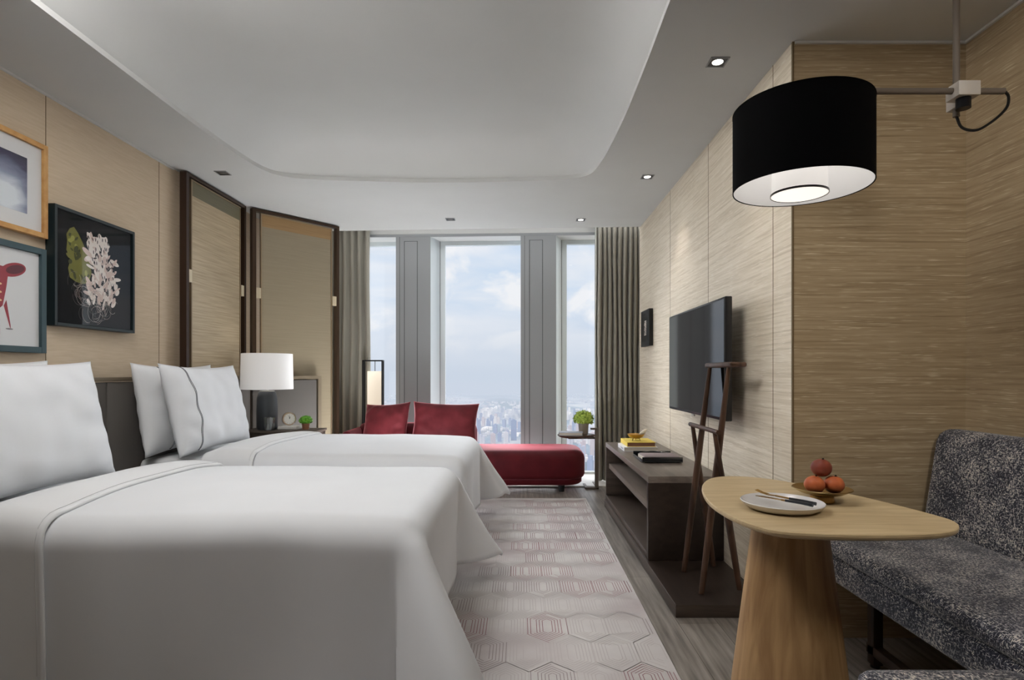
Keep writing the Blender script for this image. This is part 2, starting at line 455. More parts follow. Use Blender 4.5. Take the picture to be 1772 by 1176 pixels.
# pocket: drop at the front edge and its lid
for (xa, xb) in ((-2.62, 2.1),):
    b.poly([(xa,edgeY(xa),CZ),(xb,edgeY(xb),CZ),(xb,edgeY(xb),2.98),(xa,edgeY(xa),2.98)])
b.poly([(-2.7,5.8,2.98),(2.1,5.8,2.98),(2.1,7.1,2.98),(-2.7,7.1,2.98)])
b.box(-2.8, 2.2, YB-.1, 7.1, 3.02, 3.1)
struct('ceiling', b, 'ceiling', ang=30)
# pale shadow-gap trims where wall meets ceiling
b = B(); b.box(XL, XL+.012, YB, 4.24, CZ-.012, CZ-.001); struct('trim_1', b, 'white_trim', smooth=False)
b = B(); b.box(XR+.01, XN-.001, YN-.024, YN-.012, CZ-.012, CZ-.001); b.box(XN-.012, XN, YB, YN-.024, CZ-.012, CZ-.001); struct('trim_2', b, 'white_trim', smooth=False)
# ------------------------------------------------------------------ window wall
F0, FB = 6.62, 6.86
def SH(o):           # the facade runs very slightly askew to the room
    for v in o.data.vertices: v.co.y += -.045*v.co.x
    return o
zt = 2.772
piers = [(-1.437, -1.033), (.007, .4126)]
for i, (xa, xb) in enumerate(piers):
    b = B()
    b.poly([(xa,F0,0),(xb,F0,0),(xb,F0,zt),(xa,F0,zt)])
    s_ = .077
    b.poly([(xb,F0,0),(xb+s_,FB,0),(xb+s_,FB,zt),(xb,F0,zt)], mi=1)
    b.poly([(xa,F0,0),(xa,F0,zt),(xa+s_,FB,zt),(xa+s_,FB,0)], mi=1)
    b.poly([(xa+s_,FB,0),(xb+s_,FB,0),(xb+s_,FB,zt),(xa+s_,FB,zt)])
    # shadow joints
    for gx in (.045, ):
        b.box(xa+gx-.002, xa+gx+.002, F0-.001, F0+.001, 0, zt, mi=2)
    px0, px1 = xa+.10, xa+.25
    b.box(px0-.003, px0+.003, F0-.0012, F0+.001, .05, zt-.05, mi=2)
    b.box(px1-.003, px1+.003, F0-.0012, F0+.001, .05, zt-.05, mi=2)
    b.box(px0-.003, px1+.003, F0-.0012, F0+.001, zt-.054, zt-.05, mi=2)
    SH(struct('column' if i == 0 else 'column', b, ['pier', 'reveal', 'pier_dark'], smooth=False, recalc=False))
b = B(); b.box(-2.65, 1.6, F0-.004, FB, zt, 2.80, mi=0); b.box(-2.65, 1.6, F0+.002, FB, 2.80, 2.98, mi=1)
b.box(-2.65, 1.6, F0+.01, FB, zt-.002, zt-.0005, mi=1)
SH(struct('wall_window', b, ['pier', 'white_trim'], smooth=False))
# each window: frame at the back of its reveal and one pane
wins = [(-2.62, -1.437+.077), (-1.033+.077, .007+.077), (.4126+.077, 1.56)]
for i, (xa, xb) in enumerate(wins):
    b = B(); fw = .062
    b.box(xa, xa+fw, FB, FB+.06, 0, zt); b.box(xb-.012, xb+.03, FB, FB+.06, 0, zt)
    b.box(xa+fw, xb-.012, FB, FB+.06, zt-.05, zt); b.box(xa+fw, xb-.012, FB, FB+.06, 0, .035)
    b.box(xa-.004, xa+.004, FB-.003, FB, 0, zt, mi=1)
    w = struct('window_%d' % (i+1), b, ['reveal', 'pier_dark'], smooth=False); SH(w)
    b = B(); b.box(xa+fw-.005, xb-.008, FB+.02, FB+.03, .03, zt-.045)
    SH(put('pane', b, 'pane', w, smooth=False))
b = B(); b.box(-2.5, 1.5, 6.08, 6.86, 0.0, .012); struct('sill', b, 'stone_sill', smooth=False)

# ------------------------------------------------------------------ wall screens, left
def frame_screen(A, C, z0, z1, label, glassmat, bandmat, postmats):
    A, C = Vector(A), Vector(C); d = (C-A); L = d.length; d.normalize(); nrm = Vector((d.y, -d.x))   # towards the room
    root = thing('bronze_screen', label, 'screen', (A.x, A.y, 0))
    rot = Matrix.Rotation(math.atan2(d.y, d.x), 3, 'Z'); pv = (A.x, A.y, 0)
    def bx(b, u0, u1, w0, w1, za, zb, **k):   # u along the screen, w thickness (negative = towards the room)
        b.box(A.x+u0, A.x+u1, A.y+w0, A.y+w1, za, zb, rot=rot, piv=pv, **k)
    b = B()
    bx(b, 0, .035, -.05, .0, z0, z1); put('post', b, postmats[0], root, smooth=False)
    b = B(); bx(b, L-.03, L, -.05, .0, z0, z1); put('post', b, postmats[1], root, smooth=False)
    b = B(); bx(b, .035, L-.03, -.05, .0, z1-.025, z1); put('top_rail', b, postmats[1], root, smooth=False)
    g = .045
    b = B(); u0, u1 = .035+g, L-.03-g
    bx(b, u0, u0+.012, -.04, -.02, z0, z1-.03); bx(b, u1-.012, u1, -.04, -.02, z0, z1-.03)
    bx(b, u0+.012, u1-.012, -.04, -.02, z1-.042, z1-.03)
    put('panel_frame', b, 'bronze_light', root, smooth=False)
    b = B(); bx(b, u0+.012, u1-.012, -.034, -.028, z0, z1-.15); put('fabric_panel', b, glassmat, root, smooth=False)
    b = B(); bx(b, u0+.012, u1-.012, -.036, -.026, z1-.15, z1-.042); put('header_band', b, bandmat, root, smooth=False)
    for u in (.035, u1):
        b = B(); bx(b, u, u+g, -.046, -.014, 1.88, 1.975); put('bracket', b, 'cream_metal', root, smooth=False)
    return root
s1 = frame_screen((-2.515,4.27), (-2.50,5.17), .0, 2.69, 'tall bronze framed screen of woven beige fabric standing flat along the bed wall', 'screen_a', 'screen_band', ('dark_wood_post','bronze'))
s2 = frame_screen((-2.45,5.24), (-1.88,5.92), .0, 2.69, 'tall bronze framed smooth beige screen angled across the corner beside the curtain', 'screen_b', 'screen_band_warm', ('bronze','bronze'))

# ------------------------------------------------------------------ headboard
hb = thing('headboard', 'dark grey upholstered headboard with bronze trim wrapping the corner behind the beds and bedside lamp', 'headboard', (-2.4, 3.5, 0))
b = B(); b.box(-2.442, -2.405, 1.6, 3.36, .0, 1.145, .006); put('panel', b, 'headboard', hb); b = B(); b.box(-2.442, -2.405, 3.37, 5.16, .0, 1.145, .006); put('panel', b, 'headboard', hb)
b = B(); b.box(-2.447, -2.398, 1.6, 5.17, 1.15, 1.175, .004); put('top_trim', b, 'headboard_trim', hb)
rot = Matrix.Rotation(math.atan2(.665,.565), 3, 'Z'); pv = (-2.412, 5.175, 0)
b = B(); b.box(-2.412, -1.79, 5.135, 5.17, 0, 1.135, .005, rot=rot, piv=pv); put('side_panel', b, 'headboard', hb)
b = B(); b.box(-2.412, -1.745, 5.125, 5.175, 1.142, 1.172, rot=rot, piv=pv); b.box(-1.78, -1.745, 5.125, 5.175, 0, 1.142, rot=rot, piv=pv); put('side_trim', b, 'headboard_trim', hb, smooth=False)

# ------------------------------------------------------------------ beds
def nz(x, y, z=0, s=1): return noise.noise(Vector((x*s, y*s, z)))
def cloth_fn(xh, xf, y0, y1, top, flares, seed=0, crown=.035, RR=.10, off=0.0):
    """surface of bedding: (a,b) cloth position -> point. flares = (near corner, far corner)"""
    xi = xf - RR; ya, yb = y0 + RR, y1 - RR
    def f(a, c):
        ex = max(0.0, a - xi); ey = 0.0; sy = 0
        if c < ya: ey = ya - c; sy = -1
        elif c > yb: ey = c - yb; sy = 1
        bx, by = min(a, xi), min(max(c, ya), yb)
        e = math.hypot(ex, ey); mxe = max(ex, ey); e = mxe + .6*(e-mxe)
        u = (bx - (xh+xi)/2)/((xi-xh)/2+.001); v = (by - (y0+y1)/2)/((y1-y0)/2)
        z = top + crown*(1-min(1,abs(u))**4)*(1-min(1,abs(v))**2.5)
        z += .010*nz(a, c, seed, 1.6) + .004*nz(a, c, seed+5, 4)
        if e < 1e-6: return Vector((bx, by, z+off))
        hh = math.hypot(ex, ey); dx, dy = ex/hh, sy*ey/hh
        ang = math.atan2(ey, ex)
        if e < RR*PI/2: o = RR*math.sin(e/RR); dn = RR*(1-math.cos(e/RR))
        else: o = RR; dn = RR + e - RR*PI/2
        hang = max(0, e - RR*.9)
        bump = math.sin(2*ang)**2.2 if 0 < ang < PI/2 else 0
        fl = (flares[0] if sy < 0 else flares[1])*bump*hang
        side = .014*hang*math.sin(9*(a*(abs(dy)) + c*abs(dx)) + seed) + .05*hang*nz(a*abs(dy), c*abs(dx), seed+2, 3)
        dn2 = math.sqrt(max(0, dn*dn - fl*fl)) if dn > fl else dn*.3
        o += fl + side + off
        return Vector((bx + dx*o, by + dy*o, z - dn2 + (off if e < .12 else 0)))
    return f
def build_bed(y0, y1, who, seed, flares, hem=.47):
    top, xf, xh = .69, -.33, -2.34
    root = thing('bed', who, 'bed', (-1.3, (y0+y1)/2, 0))
    b = B(); b.box(-2.33, xf-.10, y0+.09, y1-.09, .06, .34, .02); put('bed_base', b, 'box_spring', root)
    for (x, y) in ((-2.2, y0+.16), (-2.2, y1-.16), (xf-.22, y0+.16), (xf-.22, y1-.16)):
        b = B(); b.cyl((x,y,.0148 if x > -1 else 0),(x,y,.06),.025,.03); put('leg', b, 'black', root)
    b = B(); b.box(-2.34, xf-.09, y0+.07, y1-.07, .34, .60, .05, 4); put('mattress', b, 'linen', root)
    b = B(); b.box(-2.37, -1.80, y0+.055, y1-.055, .53, .668, .045, 4); put('fitted_sheet', b, 'linen_fold', root)
    return root, xh, xf, top
def add_duvet(y0, y1, label, seed, flares, hem=.50, near=.0):
    top, xf, xh = .69, -.33, -2.12
    f = cloth_fn(xh, xf, y0, y1, top, flares, seed)
    root = thing('duvet', label, 'duvet', (-1.2, (y0+y1)/2, .68), 'duvets on the two beds')
    # cloth extents
    a0, a1, c0, c1 = -1.93, xf - .10 + hem + .04, y0 + .10 - hem - .04 - near, y1 - .10 + hem + .04
    b = B(); b.grid(lambda u, v: f(a0+(a1-a0)*u, c0+(c1-c0)*v), 84, 96)
    o = put('cover', b, 'linen', root, ang=80)
    md = o.modifiers.new('thick', 'SOLIDIFY'); md.thickness = .012; md.offset = -1
    g = cloth_fn(xh, xf, y0, y1, top, flares, seed, off=.014)
    def fold(u, v):
        c = c0+(c1-c0)*v
        edge = -1.62 + .02*nz(c, seed, 3, 1.5)
        a = -1.95 + (edge+1.95)*u
        p = g(a, c)
        p.z += .016*math.sin(PI*min(1, u*1.02))*(1 if c0+.3 < c < c1-.3 else .5)
        if u > .97: p.z -= .008
        return p
    b = B(); b.grid(fold, 26, 96)
    o = put('turned_sheet', b, 'linen_fold', root, ang=80)
    md = o.modifiers.new('thick', 'SOLIDIFY'); md.thickness = .010; md.offset = -1
    # hem stitching line of the turned sheet
    pts = []
    for i in range(70):
        q = fold(.93, .02+.96*i/69); pts.append(q + Vector((0.0, 0, .0015)))
    b = B(); b.tube(pts, .0011, 5); put('stitching', b, 'stitch_white', root)
    return root
def pillow_mesh(w, h, t, seed):
    def f(u, v, side):
        uu, vv = 2*u-1, 2*v-1
        x = w/2*uu*(1-.075*(1-vv*vv)**1.0*abs(uu)**3); y = h/2*vv*(1-.09*(1-uu*uu)*abs(vv)**3)
        th = t/2*max(0,(1-abs(uu)**3.2))**.55*max(0,(1-abs(vv)**2.8))**.6
        edge = max(abs(uu), abs(vv))
        wr = .011*math.sin(18*uu*vv+seed)*max(0,edge-.35)*(1-edge)*4 + .010*nz(x, y, seed, 9)*(1-edge**6)
        return Vector((x, y, side*(th + (wr if edge < 1 else 0))))
    b = B()
    N1, N2 = 40, 28
    b.grid(lambda u, v: f(u, v, 1), N1, N2); b.grid(lambda u, v: f(u, v, -1), N1, N2, flip=True)
    bmesh.ops.remove_doubles(b.bm, verts=b.bm.verts, dist=.0008)
    return b, f
def pillow(name, label, cat, w, h, t, loc, rotm, mat, group=None, seed=1, piping=None):
    b, f = pillow_mesh(w, h, t, seed)
    # bake rotation in mesh, origin = loc
    pip = None
    bmesh.ops.transform(b.bm, matrix=rotm.to_4x4(), verts=b.bm.verts)
    bmesh.ops.recalc_face_normals(b.bm, faces=b.bm.faces)
    if piping is None:
        bmesh.ops.translate(b.bm, verts=b.bm.verts, vec=Vector(loc))
        o = put(name, b, mat, ang=180, origin=loc); return tag(o, label, cat, group)
    root = thing(name, label, cat, loc, group)
    bmesh.ops.translate(b.bm, verts=b.bm.verts, vec=Vector(loc))
    put('pillowcase', b, mat, root, ang=180)
    b2 = B()
    for du in (0, .011):
        pts = [Vector(loc) + rotm @ (f(piping+du+.004*math.sin(i*.7), .015+.97*i/30, 1)+Vector((0,0,.0012))) for i in range(31)]
        b2.tube(pts, .0016, 6)
    put('piping', b2, 'piping_grey', root)
    return root
def lean_rot(tilt, yaw=0, roll=0):
    """pillow x axis -> world +Y ; y axis -> up ; z (thickness) -> +X (room). tilt leans the top back to the wall"""
    base = Matrix(((0,0,1),(1,0,0),(0,1,0)))
    return Matrix.Rotation(yaw,3,'Z') @ Matrix.Rotation(-tilt,3,'Y') @ base @ Matrix.Rotation(roll,3,'Z')
NB = (1.97, 3.20); FBD = (3.52, 4.78)
build_bed(*NB, 'nearer of the two white single beds, in front of the pictures wall', 1, (0,0))
build_bed(*FBD, 'farther of the two white single beds, next to the bedside lamp', 2, (0,0))
add_duvet(*NB, 'white duvet with turned back sheet draped over the nearer bed', 1, (.62, .55), hem=.53, near=.07)
add_duvet(*FBD, 'white duvet with turned back sheet draped over the farther bed', 4, (.06, .60), hem=.53)
PW, PH, PT = .90, .58, .18
pillow('pillow', 'white bed pillow at the back of the nearer bed, resting on the headboard', 'pillow', PW, PH, PT, (-2.285, 2.40, .975), lean_rot(R(9)), 'linen_fold', seed=3, piping=.08)
pillow('pillow', 'large white bed pillow in front on the nearer bed', 'pillow', PW, PH, PT, (-2.075, 2.43, .975), lean_rot(R(13)), 'linen', seed=6, piping=.08)
pillow('pillow', 'white bed pillow at the back of the farther bed, mostly behind another pillow', 'pillow', PW, PH, PT, (-2.285, 3.90, .975), lean_rot(R(9)), 'linen_fold', seed=8, piping=.24)
pillow('pillow', 'white pillow with grey piping in front on the farther bed', 'pillow', PW, PH, PT, (-2.075, 3.86, .975), lean_rot(R(13)), 'linen', seed=11, piping=.19)

# ------------------------------------------------------------------ nightstand and what stands on it
NZ = .715
ns = thing('nightstand', 'dark bedside cabinet between the farther bed and the corner', 'nightstand', (-2.0, 5.08, 0))
b = B(); b.box(-2.33, -1.72, 4.83, 5.11, .06, NZ-.02, .006); put('cabinet', b, 'night_wood', ns)
b = B(); b.box(-2.34, -1.71, 4.815, 5.12, NZ-.02, NZ, .004); put('top', b, 'night_wood', ns)
b = B(); b.box(-1.719, -1.708, 4.89, 5.09, .40, .66, .003); dr = put('drawer', b, 'night_wood', ns)
b = B(); b.cyl((-1.707,4.99,.53),(-1.69,4.99,.53),.012); put('knob', b, 'gold', dr)
for x in (-2.28, -1.77):
    for y in (4.85, 5.08):
        b = B(); b.cyl((x,y,0),(x,y,.06),.015); put('leg', b, 'black_metal', ns)
tl = thing('table_lamp', 'bedside lamp with white drum shade and dark grey ceramic base', 'lamp', (-2.18, 4.98, NZ))
c = (-2.18, 4.98, NZ)
b = B(); b.lathe(c, [(0,0),(.078,0),(.084,.02),(.086,.16),(.082,.26),(.072,.315),(.066,.325),(0,.325)], 40); put('base', b, 'lamp_base', tl)
b = B(); b.lathe(c, [(0,.325),(.06,.325),(.06,.332),(.012,.336),(.012,.37),(0,.37)], 24); put('neck', b, 'silver', tl)
b = B(); b.lathe(c, [(.212,.345),(.206,.65),(.203,.65),(.209,.345),(.212,.345)], 56); put('lamp_shade', b, 'lamp_shade', tl)
b = B(); b.lathe(c, [(0,.37),(.03,.40),(.035,.45),(.02,.50),(0,.51)], 20); put('bulb', b, 'diffuser', tl)
gl = thing('drinking_glass', 'clear water glass on the bedside cabinet in front of the lamp base', 'glass', (-2.11, 4.862, NZ))
c = (-2.11, 4.862, NZ)
b = B(); b.lathe(c, [(0,.004),(.038,.004),(.045,.112),(.048,.112),(.041,0),(0,0)], 28); put('tumbler', b, 'glass', gl)
b = B(); b.lathe(c, [(0,.006),(.0365,.006),(.041,.06),(0,.06)], 28); put('water', b, 'water', gl)
tag(put('tray', B().box(-2.07, -1.905, 4.93, 5.07, NZ+.0005, NZ+.03, .006), 'marble', origin=(-2.0,5.0,NZ)), 'pale stone tray under the small clock on the bedside cabinet', 'tray')
ck = thing('alarm_clock', 'small round clock with rose gold case and white face on the bedside cabinet', 'clock', (-2.0, 5.0, NZ+.031))
cz = NZ+.031+.058
dirc = Vector((.62,-.78,0)).normalized(); cc = Vector((-2.0,5.0,cz))
b = B(); b.cyl(cc-dirc*.012, cc+dirc*.016, .056, .056, 36); put('case', b, 'clock_case', ck)
b = B(); b.cyl(cc+dirc*.0162, cc+dirc*.0172, .046, .046, 36); fc = put('dial', b, 'clock_face', ck)
side = Vector((-dirc.y, dirc.x, 0)); b = B()
for ang, ln_, w in ((100, .030, .003), (75, .020, .004)):
    d = side*math.cos(R(ang)) + Vector((0,0,1))*math.sin(R(ang)); q = cc+dirc*.018
    b.tube([q, q+d*ln_], w/2, 5)
for i in range(12):
    d = side*math.cos(i*PI/6) + Vector((0,0,1))*math.sin(i*PI/6); q = cc+dirc*.0176
    b.tube([q+d*.037, q+d*.042], .0011, 4)
put('hands', b, 'black', fc)
def plant(name, label, c, pr, ph, fr, potmat, leafmat, n, seed, size, flat=.85):
    root = thing(name, label, 'plant', c); c = Vector(c)
    b = B(); b.lathe(c, [(0,0),(pr*.86,0),(pr,ph),(pr*.88,ph),(pr*.84,ph*.85),(0,ph*.85)], 28); pot = put('pot', b, potmat, root)
    b = B(); rr = random.Random(seed); cen = c + Vector((0,0,ph+fr*.42))
    bmesh.ops.create_icosphere(b.bm, subdivisions=3, radius=fr*.74, matrix=Matrix.Translation(cen))
    for v in b.bm.verts:
        d = v.co-cen; v.co = cen + Vector((d.x, d.y, d.z*flat))*(1+.25*noise.noise(v.co*60))
    for i in range(n):
        t = rr.random()*2*PI; zz = rr.uniform(-.45, 1); q = math.sqrt(1-zz*zz)
        d = Vector((q*math.cos(t), q*math.sin(t), zz)); p = cen + Vector((d.x,d.y,d.z*flat))*fr*rr.uniform(.72,.98)
        a = d.orthogonal().normalized(); a = Matrix.Rotation(rr.uniform(0,6.28),3,d) @ a; e = d.cross(a)
        s1_ = size*rr.uniform(.6,1.1); tip = (a*.8+d*.6).normalized()
        b.poly([p-a*s1_*.5, p+e*s1_*.45, p+tip*s1_, p-e*s1_*.45])
    put('foliage', b, leafmat, root, ang=60, recalc=False)
    return root
plant('potted_plant', 'tiny mossy green plant in a copper pot on the bedside cabinet', (-1.85, 4.985, NZ), .032, .05, .055, 'copper_pot', 'moss', 420, 3, .012)

# ------------------------------------------------------------------ pictures on the left wall
XW = XL
def frame_picture(label, y0, y1, z0, z1, fw, depth, fmat, back):
    root = thing('framed_picture', label, 'picture', (XW, (y0+y1)/2, (z0+z1)/2))
    x0, x1 = XW+.003, XW+depth
    for (ya, yb, za, zb) in ((y0,y0+fw,z0,z1),(y1-fw,y1,z0,z1)):
        pass
    b = B(); b.box(x0,x1,y0,y0+fw,z0,z1); b.box(x0,x1,y1-fw,y1,z0,z1); b.box(x0,x1,y0+fw,y1-fw,z0,z0+fw); b.box(x0,x1,y0+fw,y1-fw,z1-fw,z1)
    bmesh.ops.bevel(b.bm, geom=list(b.bm.edges), offset=.0015, segments=1, affect='EDGES')
    put('frame', b, fmat, root, smooth=False)
    b = B(); b.box(x0, x1-.016, y0+fw, y1-fw, z0+fw, z1-fw); put('backing', b, back, root, smooth=False)
    return root, x1-.016
def flat(b, x, pts, mi=0): b.poly([(x, y, z) for y, z in pts], mi)
def ell(cy_, cz_, ry, rz, a=0, n=20):
    return [(cy_+ry*math.cos(2*PI*i/n)*math.cos(a)-rz*math.sin(2*PI*i/n)*math.sin(a), cz_+ry*math.cos(2*PI*i/n)*math.sin(a)+rz*math.sin(2*PI*i/n)*math.cos(a)) for i in range(n)]
# oak framed abstract
rt, xp = frame_picture('light oak framed picture with a white mat around a blurred indigo print', 2.42, 3.08, 1.912, 2.405, .026, .036, 'oak_frame', 'mat_board')
b = B(); b.box(xp, xp+.001, 2.53, 2.965, 2.015, 2.30); put('print', b, 'abstract', rt, smooth=False)
b = B(); b.box(xp+.006, xp+.007, 2.45, 3.05, 1.94, 2.38); put('glazing', b, 'picture_glass', rt, smooth=False)
# teal framed drawing
rt, xp = frame_picture('teal framed picture of a red long-eared creature on white paper', 2.42, 3.07, 1.304, 1.853, .032, .036, 'frame_teal', 'mat_board')
b = B(); x = xp+.0006
flat(b, x, [(2.74,1.70),(2.80,1.725),(2.86,1.72),(2.845,1.62),(2.825,1.53),(2.79,1.50),(2.70,1.48),(2.66,1.56),(2.68,1.66)], 0)
flat(b, x+.0004, ell(2.885,1.715,.075,.034,R(16),24), 0)
flat(b, x+.0008, ell(2.895,1.718,.055,.022,R(16),24), 1)
flat(b, x+.0004, [(2.83,1.53),(2.85,1.47),(2.865,1.425),(2.87,1.42),(2.868,1.44),(2.845,1.56)], 0)
flat(b, x+.0004, [(2.78,1.50),(2.79,1.45),(2.80,1.39),(2.81,1.385),(2.81,1.42),(2.80,1.51)], 0)
flat(b, x+.0004, [(2.70,1.49),(2.69,1.44),(2.70,1.38),(2.71,1.38),(2.715,1.43),(2.73,1.49)], 0)
flat(b, x+.0004, ell(2.66,1.72,.07,.034,R(-16),24), 1)
for i in range(6):
    flat(b, x+.0009, ell(2.80+.01*(i%2), 1.655-.02*i, .010, .0055, 0, 8), 2)
flat(b, x+.0003, ell(2.862,1.418,.022,.004,0,10), 3)
put('drawing', b, ['art_red','art_darkred','art_cream','fluff_grey'], rt, smooth=False)
b = B(); b.box(xp+.006, xp+.007, 2.455, 3.035, 1.34, 1.82); put('glazing', b, 'picture_glass', rt, smooth=False)
# black framed flower photograph
rt, xp = frame_picture('dark framed photograph of a fluffy white seed pod and olive leaf on black', 3.10, 3.744, 1.456, 2.111, .018, .055, 'frame_blackgreen', 'glossy_black_art')
b = B(); x = xp+.0006; rr = random.Random(5)
def ST(s, t): return (3.118+.608*s, 1.474+.619*t)
leafpts = [(.17,.86),(.22,.885),(.27,.84),(.33,.76),(.38,.68),(.42,.60),(.44,.50),(.40,.40),(.32,.38),(.24,.39),(.17,.42),(.15,.50),(.18,.58),(.13,.66),(.14,.74),(.13,.80)]
flat(b, x, [ST(*p) for p in leafpts], 4)
for i in range(44):
    s_, t_ = rr.uniform(.16,.40), rr.uniform(.41,.84)
    if s_ > .20+.22*(1-(t_-.4)/.5) : continue
    cy_, cz_ = ST(s_, t_); flat(b, x+.0002+.00001*i, ell(cy_, cz_, rr.uniform(.010,.028), rr.uniform(.006,.016), rr.uniform(0,3), 9), rr.choice((4,5,6,5)))
for i in range(150):
    t_ = rr.uniform(.22,.86); ctr = .50+.10*math.sin((.86-t_)*3.6); wd = .13 if t_ > .7 else .20
    s_ = ctr + rr.uniform(-wd, wd)
    cy_, cz_ = ST(s_, t_); a = rr.uniform(-.9,.9)+(s_-ctr)*6
    flat(b, x+.0006+.000004*i, ell(cy_, cz_, rr.uniform(.008,.018), rr.uniform(.02,.045), -a, 10), rr.choice((0,0,1,1,0)))
def strand(pts, w, mi, x):
    for p, q in zip(pts, pts[1:]):
        d = Vector((q[0]-p[0], q[1]-p[1])); n = Vector((-d.y, d.x)).normalized()*w/2
        flat(b, x, [(p[0]-n.x,p[1]-n.y),(q[0]-n.x,q[1]-n.y),(q[0]+n.x,q[1]+n.y),(p[0]+n.x,p[1]+n.y)], mi)
for i in range(110):
    s_, t_ = rr.uniform(.22,.76), rr.uniform(.10,.42)
    if s_ < .34 and t_ < .2: continue
    r_ = rr.uniform(.02,.055); a0 = rr.uniform(0,6.28); cy_, cz_ = ST(s_, t_)
    strand([(cy_+r_*math.cos(a0+k*.32), cz_+r_*1.1*math.sin(a0+k*.32)) for k in range(rr.randint(7,14))], .0010, rr.choice((0,1,2,2)), x+.0014+.00001*i)
for i in range(46):
    t_ = rr.uniform(.46,.87); ctr = .49+.11*math.sin((.86-t_)*3.2); s_ = ctr+rr.uniform(-.15,.17)
    cy_, cz_ = ST(s_, t_); flat(b, x+.0028, ell(cy_, cz_, .0036, .012, rr.uniform(-.1,.6), 8), 3)
put('photograph', b, ['fluff','fluff_pink','fluff_grey','seed','leaf_olive','leaf_dark','leaf_light'], rt, smooth=False)
b = B(); b.box(xp+.006, xp+.007, 3.12, 3.724, 1.476, 2.091); put('glazing', b, 'picture_glass', rt, smooth=False)

# ------------------------------------------------------------------ curtains
def curtain(label, x0, x1, y, n, amp, z0, z1, seed, sheer=None):
    root = thing('curtain', label, 'curtain', ((x0+x1)/2, y, z0))
    rr = random.Random(seed); ph = [rr.uniform(.75,1.25) for _ in range(n+1)]
    def f(u, v):
        t = u*n; k = int(min(t, n-1)); 
        a = amp*(.85+.15*math.sin(k*2.1+seed))*math.sin(2*PI*t)
        zz = z0+(z1-z0)*v
        return Vector((x0+(x1-x0)*(u+.012*math.sin(2*PI*t+1)) + .006*math.sin(3*zz+k), y - .045*(x0+(x1-x0)*u) + a*(1+.15*math.sin(zz*1.3+k)), zz))
    b = B(); b.grid(f, n*16, 12); o = put('drape', b, 'curtain', root, ang=180, recalc=False)
    md = o.modifiers.new('thick', 'SOLIDIFY'); md.thickness = .004
    if sheer:
        sa, sb = sheer
        def g(u, v): return Vector((sa+(sb-sa)*u, y+.06-.045*sa+.012*math.sin(u*2*PI*4), z0+(z1-z0)*v))
        b = B(); b.grid(g, 32, 4); put('sheer', b, 'sheer', root, ang=180, recalc=False)
    return root
curtain('long grey-beige curtain hanging at the angled screen end of the windows', -2.16, -1.715, 6.515, 5, .038, .02, 2.93, 1, (-1.9, -1.735))
curtain('long grey-beige curtain hanging in the corner beyond the dark console', .835, 1.50, 6.40, 12, .042, .02, 2.93, 2, (.83, .9))

# ------------------------------------------------------------------ red chaise and cushions
def superbox(b, x0, x1, y0, y1, z0, z1, bev, seg=6, mi=0): b.box(x0,x1,y0,y1,z0,z1,bev,seg,mi)
ch = thing('chaise', 'long dark red velvet chaise with low rounded back under the windows', 'chaise', (-.4, 6.1, 0))
def rrect(x0, x1, y0, y1, r, n=8):
    def fn(off):
        X0, X1, Y0, Y1 = x0+off, x1-off, y0+off, y1-off; rr_ = max(.01, r-off); out = []
        for cx_, cy_, a0 in ((X1-rr_,Y0+rr_,-90),(X1-rr_,Y1-rr_,0),(X0+rr_,Y1-rr_,90),(X0+rr_,Y0+rr_,180)):
            for i in range(n+1):
                a = R(a0+90*i/n); out.append((cx_+rr_*math.cos(a), cy_+rr_*math.sin(a)))
        return out
    return fn
b = B(); fn = rrect(-1.70, .665, 5.74, 6.46, .22)
lv = [(.05,.13)]+[(.05-.05*math.sin(t*PI/2), .13+.05*(1-math.cos(t*PI/2))) for t in (.3,.6,1)]+[(.0,.33)]+[(.10*(1-math.cos(t*PI/2)), .33+.09*math.sin(t*PI/2)) for t in (.25,.5,.75,1)]+[(.14,.423),(.2,.426)]
b.layers(fn, lv); put('seat', b, 'velvet', ch, ang=60)
b = B(); b.layers(rrect(-1.67, .635, 5.77, 6.43, .2), [(.02,.075),(0,.09),(0,.128),(.03,.132)]); put('base', b, 'velvet', ch, ang=60)
b = B()
b.layers(rrect(-1.76, -.47, 6.22, 6.445, .105), [(.03,.14),(0,.20),(0,.58),(.012,.62),(.035,.645),(.07,.655)]); put('backrest', b, 'velvet', ch, ang=60)
b = B(); b.layers(rrect(-1.80, -1.705, 5.80, 6.40, .045), [(.02,.14),(0,.20),(0,.56),(.008,.59),(.02,.605),(.035,.61)]); put('armrest', b, 'velvet', ch, ang=60)
for x in (-1.5, -.4, .42):
    for y in (5.86, 6.34):
        b = B(); b.cyl((x,y,.0),(x,y,.075),.028,.035,16); put('leg', b, 'black', ch)
pillow('cushion', 'rose red velvet cushion leaning at the curtain end of the chaise', 'cushion', .54, .46, .17, (-1.40, 6.02, .665), Matrix.Rotation(R(-22),3,'Z') @ Matrix.Rotation(R(90-18),3,'X') @ Matrix.Rotation(R(4),3,'Z'), 'velvet_cushion', seed=2)
pillow('cushion', 'wide rose red velvet cushion leaning against the middle of the chaise back', 'cushion', .70, .46, .17, (-.79, 6.08, .665), Matrix.Rotation(R(0),3,'Z') @ Matrix.Rotation(R(90-16),3,'X') @ Matrix.Rotation(R(-2),3,'Z'), 'velvet_cushion', seed=5)

